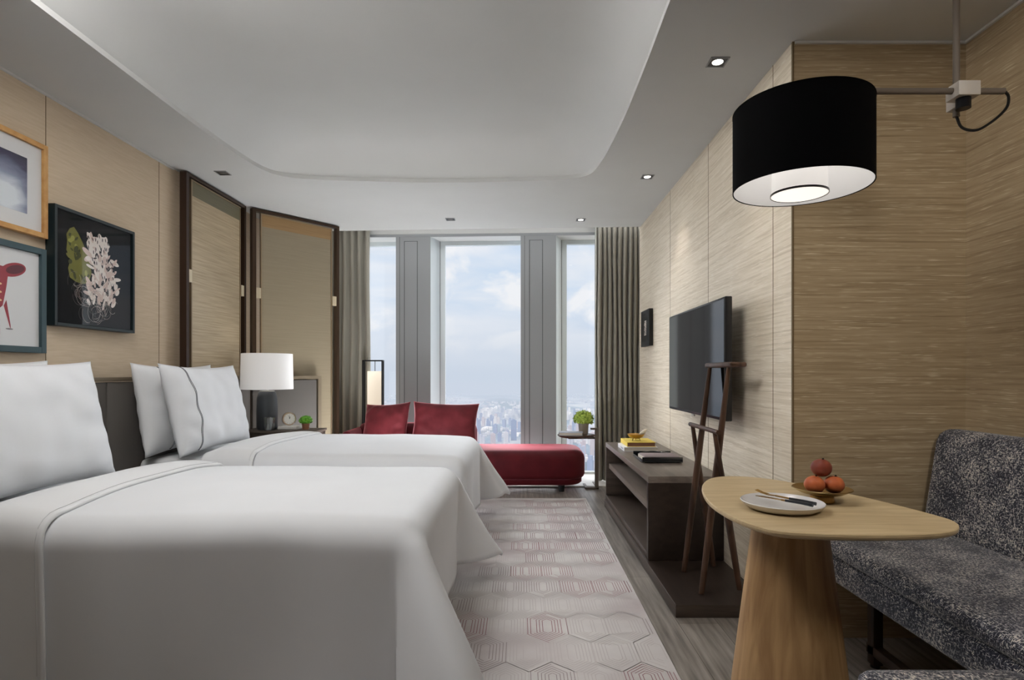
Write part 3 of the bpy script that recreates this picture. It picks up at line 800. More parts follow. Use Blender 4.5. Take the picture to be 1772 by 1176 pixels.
# floor lantern
fl = thing('floor_lamp', 'slim floor lamp with a tall paper shade inside a thin metal frame behind the chaise', 'lamp', (-1.64, 6.56, 0))
cx_, cy_ = -1.654, 6.508; hw = .108; t_ = .007
b = B()
for sx in (-1,1):
    for sy in (-.55,.55):
        b.box(cx_+sx*hw-t_, cx_+sx*hw+t_, cy_+sy*.055-t_, cy_+sy*.055+t_, .012, 1.345)
    b.box(cx_+sx*hw-t_, cx_+sx*hw+t_, cy_-.03, cy_+.03, 1.331, 1.345)
for sy in (-.03,.03): b.box(cx_-hw, cx_+hw, cy_+sy-t_, cy_+sy+t_, 1.331, 1.345)
b.box(cx_-hw-t_, cx_+hw+t_, cy_-.036, cy_+.036, .0125, .03)
put('frame', b, 'black_metal', fl, smooth=False)
b = B(); b.cyl((cx_+.02,cy_,1.22),(cx_+.02,cy_,1.332),.004); put('hanger', b, 'black_metal', fl)
b = B(); b.layers(rrect(cx_-.062, cx_+.10, cy_-.028, cy_+.028, .010, 4), [(0,.70),(0,1.22)]); put('lamp_shade', b, 'lantern_paper', fl, ang=60)

# side table at the chaise end
st = thing('side_table', 'small round wooden side table with a metal post beside the chaise end', 'side table', (.80, 6.0, 0))
c = (.585, 6.02, 0)
b = B(); b.lathe(c, [(0,.535),(.17,.535),(.19,.545),(.195,.556),(.19,.56),(0,.56)], 40); put('table_top', b, 'walnut', st)
b = B(); b.box(.50,.80,5.99,6.03,.515,.534,.003); b.box(.775,.812,5.975,6.012,.012,.625,.004); b.box(.73,.812,5.975,6.012,.612,.63,.003); put('post', b, 'rod_metal', st)
b = B(); b.box(.672,.812,5.96,5.995,.0,.022,.003); b.box(.672,.70,5.70+.28,6.2,.0,.018,.003); b.box(.785,.812,5.96,6.3,.0,.018,.003); put('foot', b, 'rod_metal', st)
bk = thing('book', 'thin grey book lying on the round side table', 'book', (.50, 5.95, .561))
rotb = Matrix.Rotation(R(-6),3,'Z'); pv = (.52,5.95,.56)
b = B(); b.box(.40,.645,5.87,6.03,.561,.565,rot=rotb,piv=pv); b.box(.40,.645,5.87,6.03,.59,.594,rot=rotb,piv=pv); b.box(.40,.406,5.87,6.03,.565,.59,rot=rotb,piv=pv); put('cover', b, 'book_grey', bk, smooth=False)
b = B(); b.box(.407,.64,5.874,6.026,.565,.59,rot=rotb,piv=pv); put('pages', b, 'paper_page', bk, smooth=False)
plant('potted_plant', 'round bright green leafy plant in a ribbed pot on the round side table', (.668, 6.09, .561), .055, .11, .105, 'plant_pot', 'leafgreen', 520, 9, .028)

# ------------------------------------------------------------------ rug with hexagon lines
b = B()
RX0, RX1, RY0, RY1 = -.95, .625, .35, 5.48
b.box(RX0, RX1, RY0, RY1, .001, .014, .003)
def hexlines(cx_, cy_, w, l, nl, mi):
    for k in range(nl):
        W, Ln = w/2-k*.0140, l/2-k*.0175; sh = Ln-W*.85
        P_ = [(0,Ln),(W,sh),(W,-sh),(0,-Ln),(-W,-sh),(-W,sh)]
        for i in range(6):
            p, q = Vector(P_[i]), Vector(P_[(i+1)%6]); d = (q-p).normalized(); nn = Vector((-d.y,d.x))*.0015
            if rr2.random() < .12: continue
            pts = [(p-nn), (q-nn), (q+nn), (p+nn)]
            P3 = [(cx_+v.x, cy_+v.y, .0146+.0001*(k%2)) for v in pts]
            if all(RX0+.01 < v[0] < RX1-.01 and RY0+.01 < v[1] < RY1-.01 for v in P3): b.poly(P3, mi)
rr2 = random.Random(12)
for r_ in range(22):
    for c_ in range(10):
        x = RX0+.06+c_*.185+(.0925 if r_ % 2 else 0); y = RY0+.1+r_*.251
        q = noise.noise(Vector((x*1.1, y*.9, 4)))
        q2 = noise.noise(Vector((x*3.1, y*2.6, 9))); mi = (3 if rr2.random() < .4 else 1) if q+q2 > .26 else (2 if q2 > .02 else 4)
        if rr2.random() < .10: mi = 1
        hexlines(x, y, .185*rr2.uniform(.92,1), .33, 6, mi)
tag(put('rug', b, ['rug','rug_line_wine','rug_line_grey','rug_line_dark','rug_line_pale'], smooth=False, recalc=False), 'mauve grey rug with nested hexagon lines on the floor beside the beds', 'rug')

# ------------------------------------------------------------------ console
CT = .5745
cn = thing('console', 'low dark wood media console with open shelves on a long plinth under the television', 'console', (1.0, 4.0, 0))
b = B(); b.box(.763,1.233,2.832,5.22,.0,.062,.002); put('plinth', b, 'console', cn)
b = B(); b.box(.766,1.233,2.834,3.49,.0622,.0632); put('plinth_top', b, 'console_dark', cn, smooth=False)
b = B(); b.box(.775,1.233,3.496,5.234,CT-.04,CT,.0015); put('top', b, 'console_top', cn)
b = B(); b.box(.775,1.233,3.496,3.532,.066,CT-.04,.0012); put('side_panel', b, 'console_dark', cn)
b = B(); b.box(.775,1.233,5.198,5.234,.066,CT-.04,.0012); put('side_panel', b, 'console', cn)
b = B(); b.box(.80,1.22,3.532,5.198,.345,.39,.001); put('shelf', b, 'console_top', cn)
b = B(); b.box(.775,1.22,3.532,5.198,.066,.105,.001); put('bottom_board', b, 'console', cn)
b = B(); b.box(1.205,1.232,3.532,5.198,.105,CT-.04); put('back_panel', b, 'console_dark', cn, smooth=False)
# books, dish, tray
def book(label, x0, x1, y0, y1, z0, h, cover, spine_left=True, page='paper_page', marks=None):
    root = thing('book', label, 'book', ((x0+x1)/2, (y0+y1)/2, z0)); t = .004
    b = B(); b.box(x0,x1,y0,y1,z0,z0+t,.001); b.box(x0,x1,y0,y1,z0+h-t,z0+h,.001); b.box(x0,x0+t,y0,y1,z0+t,z0+h-t)
    put('cover', b, cover, root, smooth=False)
    b = B(); b.box(x0+t,x1-.006,y0+.005,y1-.005,z0+t,z0+h-t); put('pages', b, page, root, smooth=False)
    if marks:
        b = B()
        for (s0, w, st_) in marks:
            yy = y0+.05+s0
            for (dy, dz0, dz1) in st_: b.box(x0-.0006, x0, yy+dy, yy+dy+.004, z0+h*dz0, z0+h*dz1)
            b.box(x0-.0006, x0, yy, yy+w, z0+h*.5, z0+h*.6)
        put('spine_marks', b, 'ink', root, smooth=False)
    return root
book('thick white art book under the yellow book on the console', .83, 1.10, 4.61, 4.90, CT+.0005, .033, 'book_white', marks=[(0,.014,((0,.3,.75),(.010,.3,.75))), (.028,.014,((0,.3,.75),)), (.056,.014,((0,.3,.75),(.010,.3,.6))), (.084,.014,((.01,.3,.75),))])
book('yellow book on top of the white book on the console', .858, 1.088, 4.63, 4.93, CT+.034, .036, 'book_yellow', page='book_brown')
BZ = CT+.0705
gb = thing('bowl', 'small gold footed dish with a white bird on its rim, on the yellow book', 'bowl', (.955, 4.76, BZ))
c = Vector((.955,4.76,BZ))
b = B(); b.lathe(c, [(0,.014),(.03,.016),(.055,.03),(.072,.052),(.069,.053),(.05,.034),(.028,.021),(0,.019)], 32); put('dish', b, 'gold', gb)
for i in range(3):
    a = 2*PI*i/3-.6; b = B(); b.tube([c+Vector((.03*math.cos(a),.03*math.sin(a),.018)), c+Vector((.037*math.cos(a),.037*math.sin(a),0.0))], .003, 6); put('foot', b, 'gold', gb)
b = B(); bb = c+Vector((.058,-.005,.058))
b.tube([bb+Vector((-.032,0,-.008)), bb+Vector((-.015,0,.002)), bb+Vector((.005,0,.014)), bb+Vector((.018,0,.028)), bb+Vector((.027,0,.034)), bb+Vector((.037,0,.031))], lambda t: (.003+.012*math.sin(PI*min(1,t*1.15+.05))**1.0) if t < .85 else .0035, 12)
put('bird', b, 'bird', gb)
ty = thing('tray', 'black lacquer box tray holding folded grey papers on the console', 'tray', (.987, 4.16, CT))
b = B(); x0,x1,y0,y1 = .847,1.127,4.0,4.33; z0 = CT+.006
b.box(x0,x1,y0,y1,z0,z0+.006,.001)
b.box(x0,x1,y0,y0+.008,z0+.006,z0+.036,.001); b.box(x0,x1,y1-.008,y1,z0+.006,z0+.036,.001)
b.box(x0,x0+.008,y0+.008,y1-.008,z0+.006,z0+.018,.001); b.box(x1-.008,x1,y0+.008,y1-.008,z0+.006,z0+.018,.001)
put('tray_body', b, 'tray_black', ty)
for (x, y) in ((x0+.012,y0+.012),(x1-.012,y0+.012),(x0+.012,y1-.012),(x1-.012,y1-.012)):
    b = B(); b.cyl((x,y,CT+.0003),(x,y,z0),.006); put('foot', b, 'silver', ty)
def leafpad(u, v):
    return Vector((.862+.25*u, 4.012+.20*v, z0+.034+.004*math.sin(PI*u)))
pd = thing('notebook', 'soft grey-mauve notebook lying in the black tray', 'notebook', (.98,4.11,z0+.008))
b = B(); b.box(.862,1.112,4.014,4.21,z0+.0075,z0+.040,.008,3); put('cover', b, 'tray_lining', pd)
b = B(); b.box(.858,.8615,4.02,4.20,z0+.012,z0+.034); put('pages', b, 'paper_page', pd, smooth=False)
b = B(); b.tube([(.87+.23*t, 4.245+.045*math.sin(PI*t), z0+.02+.012*math.sin(PI*t)) for t in [i/12 for i in range(13)]], .011, 10)
tag(put('folded_napkin', b, 'tray_black', origin=(.98,4.26,z0+.01)), 'glossy dark rolled case curving along the far side of the black tray', 'case')

# ------------------------------------------------------------------ television and small wall panel
tv = thing('tv', 'flat black television mounted on the panelled wall above the console', 'television', (1.15, 3.7, 1.28))
b = B(); b.box(1.105,1.145,3.116,4.285,.938,1.615,.006); put('casing', b, 'tv_bezel', tv)
b = B(); b.box(1.1035,1.105,3.130,4.271,.955,1.602); put('screen', b, 'tv_screen', tv, smooth=False)
b = B(); b.box(1.145,1.175,3.22,4.18,1.0,1.56,.012,3); b.box(1.175,1.232,3.5,3.9,1.14,1.42,.003); put('wall_mount', b, 'black', tv)
b = B(); b.box(1.104,1.112,3.67,3.73,.926,.938,.002); put('badge', b, 'silver', tv)
wp = thing('framed_picture', 'small narrow black framed picture on the wall beside the curtain', 'picture', (1.23, 5.58, 1.64))
b = B(); b.box(1.196,1.233,5.36,5.72,1.455,1.80,.002); put('frame', b, 'black', wp)
b = B(); b.box(1.1945,1.196,5.40,5.68,1.50,1.755); put('inner_panel', b, 'black_metal', wp, smooth=False)
b = B()
for i in range(9): b.box(1.1935,1.1945,5.47,5.56-(i%3)*.012,1.56+.016*i,1.568+.016*i)
put('drawing', b, 'fluff', wp, smooth=False)

# ------------------------------------------------------------------ valet stand
vs = thing('valet_stand', 'dark wooden clothes valet of crossed slim legs standing on the console plinth', 'valet stand', (1.04, 3.15, .064))
for (p, q, nm) in (((.936,3.30,.068),(1.068,3.25,1.235),'leg'), ((.932,2.968,.068),(1.068,2.955,1.235),'leg'),
                   ((1.137,3.397,.068),(.985,3.30,.90),'leg'), ((1.150,3.03,.068),(.985,2.925,.90),'leg')):
    b = B(); P0, P1 = Vector(p), Vector(q)
    b.tube([P0.lerp(P1, i/10) for i in range(11)], lambda t: .011+.0075*math.sin(PI*min(1,.15+t*.85)), 14); put('leg', b, 'walnut', vs)
b = B(); b.box(1.052,1.090,2.885,3.30,1.228,1.256,.010,3); b.box(1.052,1.135,2.885,2.925,1.230,1.255,.010,3); put('hanger_rail', b, 'walnut', vs)
b = B(); b.tube([(.982,2.86,.905),(.982,3.335,.905)], .012, 14); put('trouser_rail', b, 'walnut', vs)

# ------------------------------------------------------------------ table and tableware
TZ = .75
pxs = [(1229.1,826.6),(1254.3,823.1),(1293,823.9),(1335.7,828.6),(1382,836.3),(1471,853.8),(1549,872),(1626.5,892.5),(1653.7,901.5),(1661.4,910),(1651.7,918.5),(1607,923.6),(1510,925.5),(1432.6,923.6),(1355,919.7),(1316,912),(1277.5,898.4),(1246.5,882.9),(1223.3,865.4),(1213.6,846),(1217.4,834.4)]
op = catmull([(at(x,y,TZ).x, at(x,y,TZ).y) for x, y in pxs], 5)
for _ in range(6): op = [(op[i-1]+op[i]*2+op[(i+1)%len(op)])/4 for i in range(len(op))]
tc_ = sum(op, Vector((0,0)))/len(op)
def tout(off):
    return [(p.x-(p-tc_).normalized().x*off, p.y-(p-tc_).normalized().y*off) for p in op]
tb = thing('dining_table', 'small oak table with rounded triangular top on a conical wooden column', 'table', (.92, 1.97, 0))
b = B(); b.layers(tout, [(.10,TZ-.036),(.05,TZ-.031),(.012,TZ-.020),(.002,TZ-.014),(0,TZ-.008),(.001,TZ-.002),(.004,TZ)]); put('table_top', b, 'oak_light', tb, ang=25)
b = B(); b.lathe((.918,1.97,0), [(0,.0),(.198,0),(.20,.01),(.182,.165),(.115,TZ-.037),(0,TZ-.037)], 64); put('column', b, 'oak_column', tb, ang=50)
pl = (.868, 1.915, TZ+.0005)
b = B(); N = 56
b.lathe(pl, [(0,.006),(.07,.006),(.104,.012),(.118,.020),(.128,.027),(.130,.025),(.122,.014),(.105,.003),(.08,0),(0,0)], N)
tag(put('plate', b, 'porcelain', origin=pl), 'round grey white plate with upturned rim on the oak table', 'plate')
def cutlery(name, label, p0, p1, kind):
    root = thing(name, label, 'cutlery', p0); p0, p1 = Vector(p0), Vector(p1); d = (p1-p0).normalized(); s_ = Vector((-d.y,d.x,0)).normalized(); L = (p1-p0).length
    b = B(); m = p0+d*L*.45
    b.tube([p0+d*L*(.45*i/8)*-1+m*0+d*L*.45 for i in range(2)] if False else [p0, p0+d*L*.2+Vector((0,0,.001)), m], lambda t: .0055-.0015*t, 8); put('handle', b, 'handle_black', root)
    b = B()
    if kind == 'fork':
        b.tube([m, p0+d*L*.7], lambda t: .003-.001*math.sin(PI*t), 8)
        b.box(0,.030,-.010,.010,-.001,.001, .0008, 1, rot=Matrix.Rotation(math.atan2(d.y,d.x),3,'Z'), piv=(0,0,0))
        bmesh.ops.translate(b.bm, verts=b.bm.verts[-24:], vec=Vector((0,0,0))) if False else None
        n_ = len(b.bm.verts)
        vs_ = [v for v in b.bm.verts if v.co.length < .05]
        for v in vs_: v.co += p0+d*L*.69
        for k in (-1.5,-.5,.5,1.5):
            q0 = p0+d*(L*.69+.028)+s_*k*.0055
            b.tube([q0, q0+d*.02+Vector((0,0,.002)), q0+d*.042+Vector((0,0,.008))], lambda t: .0016-.0006*t, 6)
    else:
        b.tube([m, p0+d*L*.52], .0032, 8)
        rot_ = Matrix.Rotation(math.atan2(d.y,d.x),3,'Z')
        q = p0+d*L*.52
        out = [(0,-.005),(.03,-.009),(.07,-.009),(.085,-.004),(.088,.002),(.06,.006),(0,.005)]
        V0 = [b.bm.verts.new(q+rot_@Vector((x,y,-.0008))) for x, y in out]; V1 = [b.bm.verts.new(q+rot_@Vector((x,y,.0008))) for x, y in out]
        b.bm.faces.new(V0[::-1]); b.bm.faces.new(V1)
        for i in range(len(out)): b.bm.faces.new([V0[i],V0[(i+1)%len(out)],V1[(i+1)%len(out)],V1[i]])
    put('head' if kind == 'fork' else 'blade', b, 'gold', root)
    return root
zc = TZ+.032
cutlery('fork', 'gold fork with black handle lying across the plate', (.945,1.845,zc), (.825,1.995,zc+.006), 'fork')
cutlery('knife', 'gold knife with black handle lying beside the fork on the plate', (.925,1.825,zc), (.80,1.975,zc+.001), 'knife')
bw = thing('bowl', 'shallow gold pedestal bowl of round fruit on the oak table', 'bowl', (1.06, 2.03, TZ))
c = (1.06, 2.03, TZ+.0005)
b = B(); b.lathe(c, [(0,.020),(.04,.022),(.07,.030),(.098,.045),(.096,.047),(.068,.0335),(.04,.0255),(0,.024)], 48); put('dish', b, 'gold_pale', bw)
b = B(); b.lathe(c, [(0,0),(.041,0),(.041,.004),(.038,.0195),(0,.0195)], 36); put('pedestal', b, 'gold', bw)
def fruit(label, p, r, mat, seed):
    b = B(); bmesh.ops.create_uvsphere(b.bm, u_segments=28, v_segments=18, radius=r)
    for v in b.bm.verts:
        n = v.co.normalized(); v.co = n*r*(1-.05*abs(n.z)**6 + .015*noise.noise(n*2+Vector((seed,0,0)))); v.co.z *= .95; v.co += Vector(p)
    root = thing('fruit', label, 'fruit', p, 'fruit in the gold bowl')
    put('peel', b, mat, root, ang=180)
    b = B(); b.lathe((p[0]+.004,p[1]-.004,p[2]+r*.93), [(0,-.002),(.0035,-.001),(.003,.0025),(0,.003)], 8); put('stem', b, 'seed', root)
fruit('orange coloured round fruit at the plate side of the gold bowl', (1.0265,2.015,TZ+.061), .0335, 'fruit', 1)
fruit('orange coloured round fruit at the sofa side of the gold bowl', (1.0945,2.015,TZ+.061), .0335, 'fruit', 2)
fruit('darker red round fruit on top of the pile in the gold bowl', (1.0605,2.035,TZ+.116), .0345, 'fruit_red', 3)

# ------------------------------------------------------------------ tweed banquette and ottoman
sf = thing('banquette', 'dark blue and white tweed banquette sofa built into the alcove', 'sofa', (1.65, 1.4, 0))
b = B(); b.layers(rrect(1.262, 1.86, .75, 2.50, .06), [(.04,.455),(.012,.459),(0,.472),(0,.498),(.012,.514),(.03,.521),(.06,.524)]); put('seat_cushion', b, 'tweed', sf, ang=70)
b = B(); b.layers(rrect(1.275, 1.96, .75, 2.50, .05), [(.03,.345),(.008,.35),(0,.365),(0,.435),(.012,.45),(.03,.4545)]); put('seat_base', b, 'tweed', sf, ang=70)
def brf(u, v):
    # closed cross-section in (x,z), swept along y
    prof = [(1.835,.45),(1.80,.50),(1.797,.56),(1.825,.72),(1.855,.90),(1.872,.935),(1.90,.952),(1.94,.952),(1.965,.93),(1.97,.90),(1.97,.45)]
    return prof
prof = brf(0,0); b = B(); ys = [.75,.77,1.2,1.7,2.2,2.50,2.555,2.58]
rings = []
for y in ys:
    k = 0 if .77 <= y <= 2.555 else 1
    cxp = sum(p[0] for p in prof)/len(prof); czp = sum(p[1] for p in prof)/len(prof)
    rings.append([b.bm.verts.new((cxp+(x-cxp)*(1-.12*k), y, czp+(z-czp)*(1-.04*k))) for x, z in prof])
for A, C in zip(rings, rings[1:]):
    for i in range(len(prof)):
        b.bm.faces.new([A[i], A[(i+1)%len(prof)], C[(i+1)%len(prof)], C[i]])
b.bm.faces.new(rings[0]); b.bm.faces.new(rings[-1][::-1])
put('backrest', b, 'tweed', sf, ang=70)
for y in (2.36, .95):
    for x in (1.45, 1.85):
        b = B(); b.box(x-.02,x+.02,y-.022,y+.022,.012,.345,.004); put('leg', b, 'sled_wood', sf)
for x in (1.45, 1.85):
    b = B(); b.box(x-.02,x+.02,.92,2.39,.05,.09,.004); put('runner', b, 'sled_wood', sf)
for y in (2.36,.95):
    for x in (1.45,1.85):
        b = B(); b.cyl((x,y,0),(x,y,.014),.018); put('foot', b, 'black', sf)
ot = thing('ottoman', 'tweed upholstered ottoman in front of the banquette at the bottom of the view', 'ottoman', (1.05, 1.2, 0))
b = B(); b.layers(rrect(.83, 1.255, .90, 1.465, .05), [(.03,.34),(.006,.345),(0,.36),(0,.425),(.006,.445),(.018,.457),(.04,.462)]); put('cushion', b, 'tweed', ot, ang=70)
b = B(); b.box(.86,1.225,.93,1.435,.30,.34,.004); put('frame', b, 'sled_wood', ot)
for (x, y) in ((.88,.95),(1.205,.95),(.88,1.415),(1.205,1.415)):
    b = B(); b.cyl((x,y,0),(x,y,.30),.012,.018); put('leg', b, 'sled_wood', ot)

# ------------------------------------------------------------------ pendant lamp over the table
PX, PY = .948, 1.95
pn = thing('pendant_lamp', 'black drum pendant lamp on a swing arm hanging over the oak table', 'lamp', (1.47, PY, CZ))
b = B(); b.lathe((PX,PY,0), [(.217,1.822),(.217,2.088),(0.2145,2.088),(.2145,1.822),(.217,1.822)], 96); put('lamp_shade', b, 'shade_black', pn, ang=50)
b = B(); b.lathe((PX,PY,0), [(.2135,1.824),(.2135,2.082),(0,2.082)], 96); put('shade_lining', b, 'shade_inner', pn, ang=50)
b = B(); b.lathe((PX-.006,PY,0), [(.086,1.803),(.086,1.99)], 56); put('diffuser_ring', b, 'shade_ring', pn, ang=50)
b = B(); b.lathe((PX-.006,PY,0), [(0,1.801),(.0875,1.801),(.0885,1.8015),(.0885,1.8055),(.0865,1.8055)], 56)
dd = put('diffuser', b, 'diffuser', pn, ang=30)
b = B(); b.lathe((PX-.006,PY,0), [(.0885,1.7995),(.0905,1.7995),(.0905,1.8065),(.0885,1.8065),(.0885,1.7995)], 56); put('rim', b, 'black_metal', dd)
b = B(); b.lathe((PX,PY,0), [(.2178,2.088),(.2178,2.084),(.0,2.084),(0,2.09),(.2178,2.09)], 64); put('shade_top', b, 'shade_black', pn, ang=50)
b = B(); b.cyl((PX,PY,2.09),(PX,PY,2.150),.012); b.cyl((PX-.01,PY,2.150),(1.632,PY,2.150),.0105,.0105,18); put('arm', b, 'rod_metal', pn)
b = B(); b.cyl((1.506,PY+.045,2.084),(1.506,PY+.045,CZ-.001),.0105,.0105,18); put('rod', b, 'rod_metal', pn)
b = B(); b.box(1.457,1.53,PY-.032,PY+.03,2.124,2.172,.002); b.box(1.488,1.524,PY+.024,PY+.07,2.108,2.182,.002); put('joint_block', b, 'satin_nickel', pn)
b = B(); b.cyl((1.494,PY-.002,2.09),(1.494,PY-.002,2.124),.022); put('knob', b, 'black_metal', pn)
b = B()
cp = [Vector((1.632,PY,2.152)), Vector((1.652,PY+.005,2.135)), Vector((1.650,PY+.01,2.10)), Vector((1.62,PY+.02,2.065)), Vector((1.575,PY+.03,2.035)), Vector((1.545,PY+.038,2.035)), Vector((1.52,PY+.043,2.050)), Vector((1.507,PY+.045,2.085))]
pts = []
for i in range(len(cp)-1):
    p0,p1,p2,p3 = cp[max(i-1,0)],cp[i],cp[i+1],cp[min(i+2,len(cp)-1)]
    for j in range(6):
        t = j/6; pts.append(0.5*((2*p1)+(-p0+p2)*t+(2*p0-5*p1+4*p2-p3)*t*t+(-p0+3*p1-3*p2+p3)*t**3))
pts.append(cp[-1]); b.tube(pts, .0045, 8); put('cord', b, 'cord', pn)
b = B(); b.lathe((1.506,PY+.045,0), [(0,CZ-.001),(.045,CZ-.001),(.045,CZ-.014),(.0,CZ-.014)], 28); put('ceiling_plate', b, 'satin_nickel', pn)

# ------------------------------------------------------------------ ceiling downlights
def downlight(x, y, on, label, s=.045):
    root = thing('ceiling_downlight', label, 'ceiling light', (x, y, CZ-.001))
    z = CZ-.0005
    b = B(); w = .006
    for (xa,xb,ya,yb) in ((x-s,x+s,y-s,y-s+w),(x-s,x+s,y+s-w,y+s),(x-s,x-s+w,y-s+w,y+s-w),(x+s-w,x+s,y-s+w,y+s-w)): b.box(xa,xb,ya,yb,z-.004,z)
    put('frame', b, 'pier', root, smooth=False)
    b = B(); b.box(x-s+w,x+s-w,y-s+w,y+s-w,z-.0015,z); put('recess', b, 'spot_recess', root, smooth=False)
    b = B(); b.lathe((x,y,0), [(0,z-.003),(.024,z-.003),(.026,z-.0016),(0,z-.0016)], 28); put('lens', b, 'spot_lens' if on else 'spot_off', root)
    if on:
        l = bpy.data.lights.new('spot', 'SPOT'); l.energy = on; l.spot_size = R(85); l.spot_blend = .9; l.shadow_soft_size = .03; l.color = (1,.93,.85)
        o = bpy.data.objects.new('spot_light', l); COL.objects.link(o); o.location = (x,y,CZ-.02)
downlight(.953, 2.788, 14, 'lit square ceiling downlight nearest the black pendant lamp')
downlight(.973, 4.42, 14, 'lit square ceiling downlight above the console and television')
downlight(.594, 5.66, 10, 'lit square ceiling downlight in front of the curtain by the console')
downlight(-.68, 5.64, 0, 'dark square ceiling downlight in front of the middle window')
downlight(-2.23, 4.335, 0, 'pale square ceiling fitting in front of the bronze framed screen')

# ------------------------------------------------------------------ the city far below
GZ = -400.0
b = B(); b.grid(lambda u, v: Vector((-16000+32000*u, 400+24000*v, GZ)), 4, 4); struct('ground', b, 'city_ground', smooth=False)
b = B()
def hillf(u, v):
    x = -9000+16000*u; y = 11500+5000*v
    h = 260*max(0, math.sin(PI*v))*(.35+.65*abs(noise.noise(Vector((u*7,2,0)))))*(1+.6*noise.noise(Vector((u*18,v*3,5))))
    return Vector((x, y, GZ-5+h))
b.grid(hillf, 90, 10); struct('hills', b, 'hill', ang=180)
def tower_mesh(w, d, h, kind):
    b = B()
    if kind == 0: b.box(-w/2,w/2,-d/2,d/2,0,h); b.box(-w/4,w/4,-d/4,d/4,h,h+5)
    elif kind == 1: b.box(-w/2,w/2,-d/2,d/2,0,h*.8); b.box(-w/2.8,w/2.8,-d/2.8,d/2.8,h*.8,h)
    elif kind == 2: b.box(-w/2,-w*.12,-d/2,d/2,0,h); b.box(w*.12,w/2,-d/2,d/2,0,h*.94); b.box(-w*.12,w*.12,-d/3,d/3,0,h*.9)
    else: b.box(-w/2,w/2,-d/2,d/2,0,h); b.box(-w/2,w/2,-d/2,-d/2+1.5,h,h+7); b.box(-2,2,-2,2,h,h+12)
    return b
protos = []
for k in range(8):
    b = tower_mesh(rnd.uniform(18,30), rnd.uniform(14,24), rnd.uniform(45,95), k % 4)
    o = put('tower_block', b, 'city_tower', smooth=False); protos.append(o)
pos = []
rt_ = random.Random(31)
while len(pos) < 285:
    Y = rt_.uniform(1950, 5200); X = Y*rt_.uniform(-.30,.17)
    if abs(X+38)+abs(Y-3450) > 80 and all((X-a)**2+(Y-c)**2 > 42**2 for a, c in pos): pos.append((X,Y))
pos.sort(key=lambda p: p[1])
for i, (X, Y) in enumerate(pos):
    if i < 8: o = protos[i]
    else: o = protos[i % 8].copy(); COL.objects.link(o)
    s_ = rt_.uniform(.6,1.25)
    if -.05 < X/Y < .01 and 3300 < Y < 3900: s_ *= 1.0
    o.location = (X, Y, GZ); o.rotation_euler = (0,0,rt_.uniform(-.5,.5)); o.scale = (1,1,s_)
    tag(o, 'hazy high-rise block in the distant city seen through the windows', 'building', 'distant tower blocks')
b = B(); b.box(-17,17,-14,14,0,118); b.box(-9,9,-9,9,118,124)
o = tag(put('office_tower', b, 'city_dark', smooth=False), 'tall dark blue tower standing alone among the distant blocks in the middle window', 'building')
o.location = (-38, 3450, GZ)
b = B(); rl = random.Random(77); allpos = pos + [(-38,3450)]
for i in range(5200):
    Y = 1900*math.exp(rl.random()*1.9); X = Y*rl.uniform(-.32,.2)
    if any(abs(X-q[0]) < 42 and abs(Y-q[1]) < 38 for q in allpos): continue
    dens = noise.noise(Vector((X/900, Y/700, 0)))
    if dens < .02: continue
    w, d = rl.uniform(10,40), rl.uniform(10,30); h = rl.uniform(8,28) + (rl.uniform(20,70) if 4800 < Y < 6600 and dens > .05 else 0)
    b.box(X-w/2, X+w/2, Y-d/2, Y+d/2, GZ, GZ+h)
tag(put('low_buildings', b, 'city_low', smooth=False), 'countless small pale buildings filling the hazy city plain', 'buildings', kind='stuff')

# ------------------------------------------------------------------ world sky
w = bpy.data.worlds.new('sky'); sc.world = w; w.use_nodes = True; t = w.node_tree; t.nodes.clear()
def wn(ty, **kw):
    n = t.nodes.new('ShaderNode'+ty)
    for k, v in kw.items(): setattr(n, k, v)
    return n
out = wn('OutputWorld'); bg = wn('Background'); tc = wn('TexCoord'); sp = wn('SeparateXYZ')
t.links.new(tc.outputs['Generated'], sp.inputs[0])
def wramp(src, stops):
    r = wn('ValToRGB'); e = r.color_ramp.elements
    while len(e) < len(stops): e.new(.5)
    for i, (p, c) in enumerate(stops): e[i].position = p; e[i].color = rgba(c)
    t.links.new(src, r.inputs[0]); return r
g = wramp(sp.outputs[2], [(0,(212,220,233)), (.05,(216,225,238)), (.14,(210,225,242)), (.30,(190,214,240)), (.7,(160,192,230))])
def cloud(scale, loc, lo, hi, det=6):
    mp = wn('Mapping'); mp.inputs['Scale'].default_value = scale; mp.inputs['Location'].default_value = loc
    t.links.new(tc.outputs['Generated'], mp.inputs[0])
    n = wn('TexNoise'); n.inputs['Scale'].default_value = 1; n.inputs['Detail'].default_value = det; n.inputs['Distortion'].default_value = .4
    t.links.new(mp.outputs[0], n.inputs['Vector'])
    return wramp(n.outputs['Fac'], [(lo,(0,0,0)), (hi,(255,255,255))])
c1 = cloud((4,4,17), (1.3,.4,2.2), .36, .62); c2 = cloud((9,9,13), (3.1,2.0,.7), .50, .60, 8)
mx1 = wn('Mix', data_type='RGBA'); mx1.inputs[7].default_value = rgba((236,239,245)); t.links.new(c1.outputs[0], mx1.inputs[0]); t.links.new(g.outputs[0], mx1.inputs[6])
mx2 = wn('Mix', data_type='RGBA'); mx2.inputs[7].default_value = rgba((246,246,248)); t.links.new(c2.outputs[0], mx2.inputs[0]); t.links.new(mx1.outputs[2], mx2.inputs[6])
# haze near the horizon swallows clouds
hz = wramp(sp.outputs[2], [(.0,(255,255,255)), (.10,(0,0,0))])
mx3 = wn('Mix', data_type='RGBA'); mx3.inputs[7].default_value = rgba((209,218,231)); t.links.new(hz.outputs[0], mx3.inputs[0]); t.links.new(mx2.outputs[2], mx3.inputs[6])
t.links.new(mx3.outputs[2], bg.inputs[0]); bg.inputs[1].default_value = 1.0; t.links.new(bg.outputs[0], out.inputs[0])

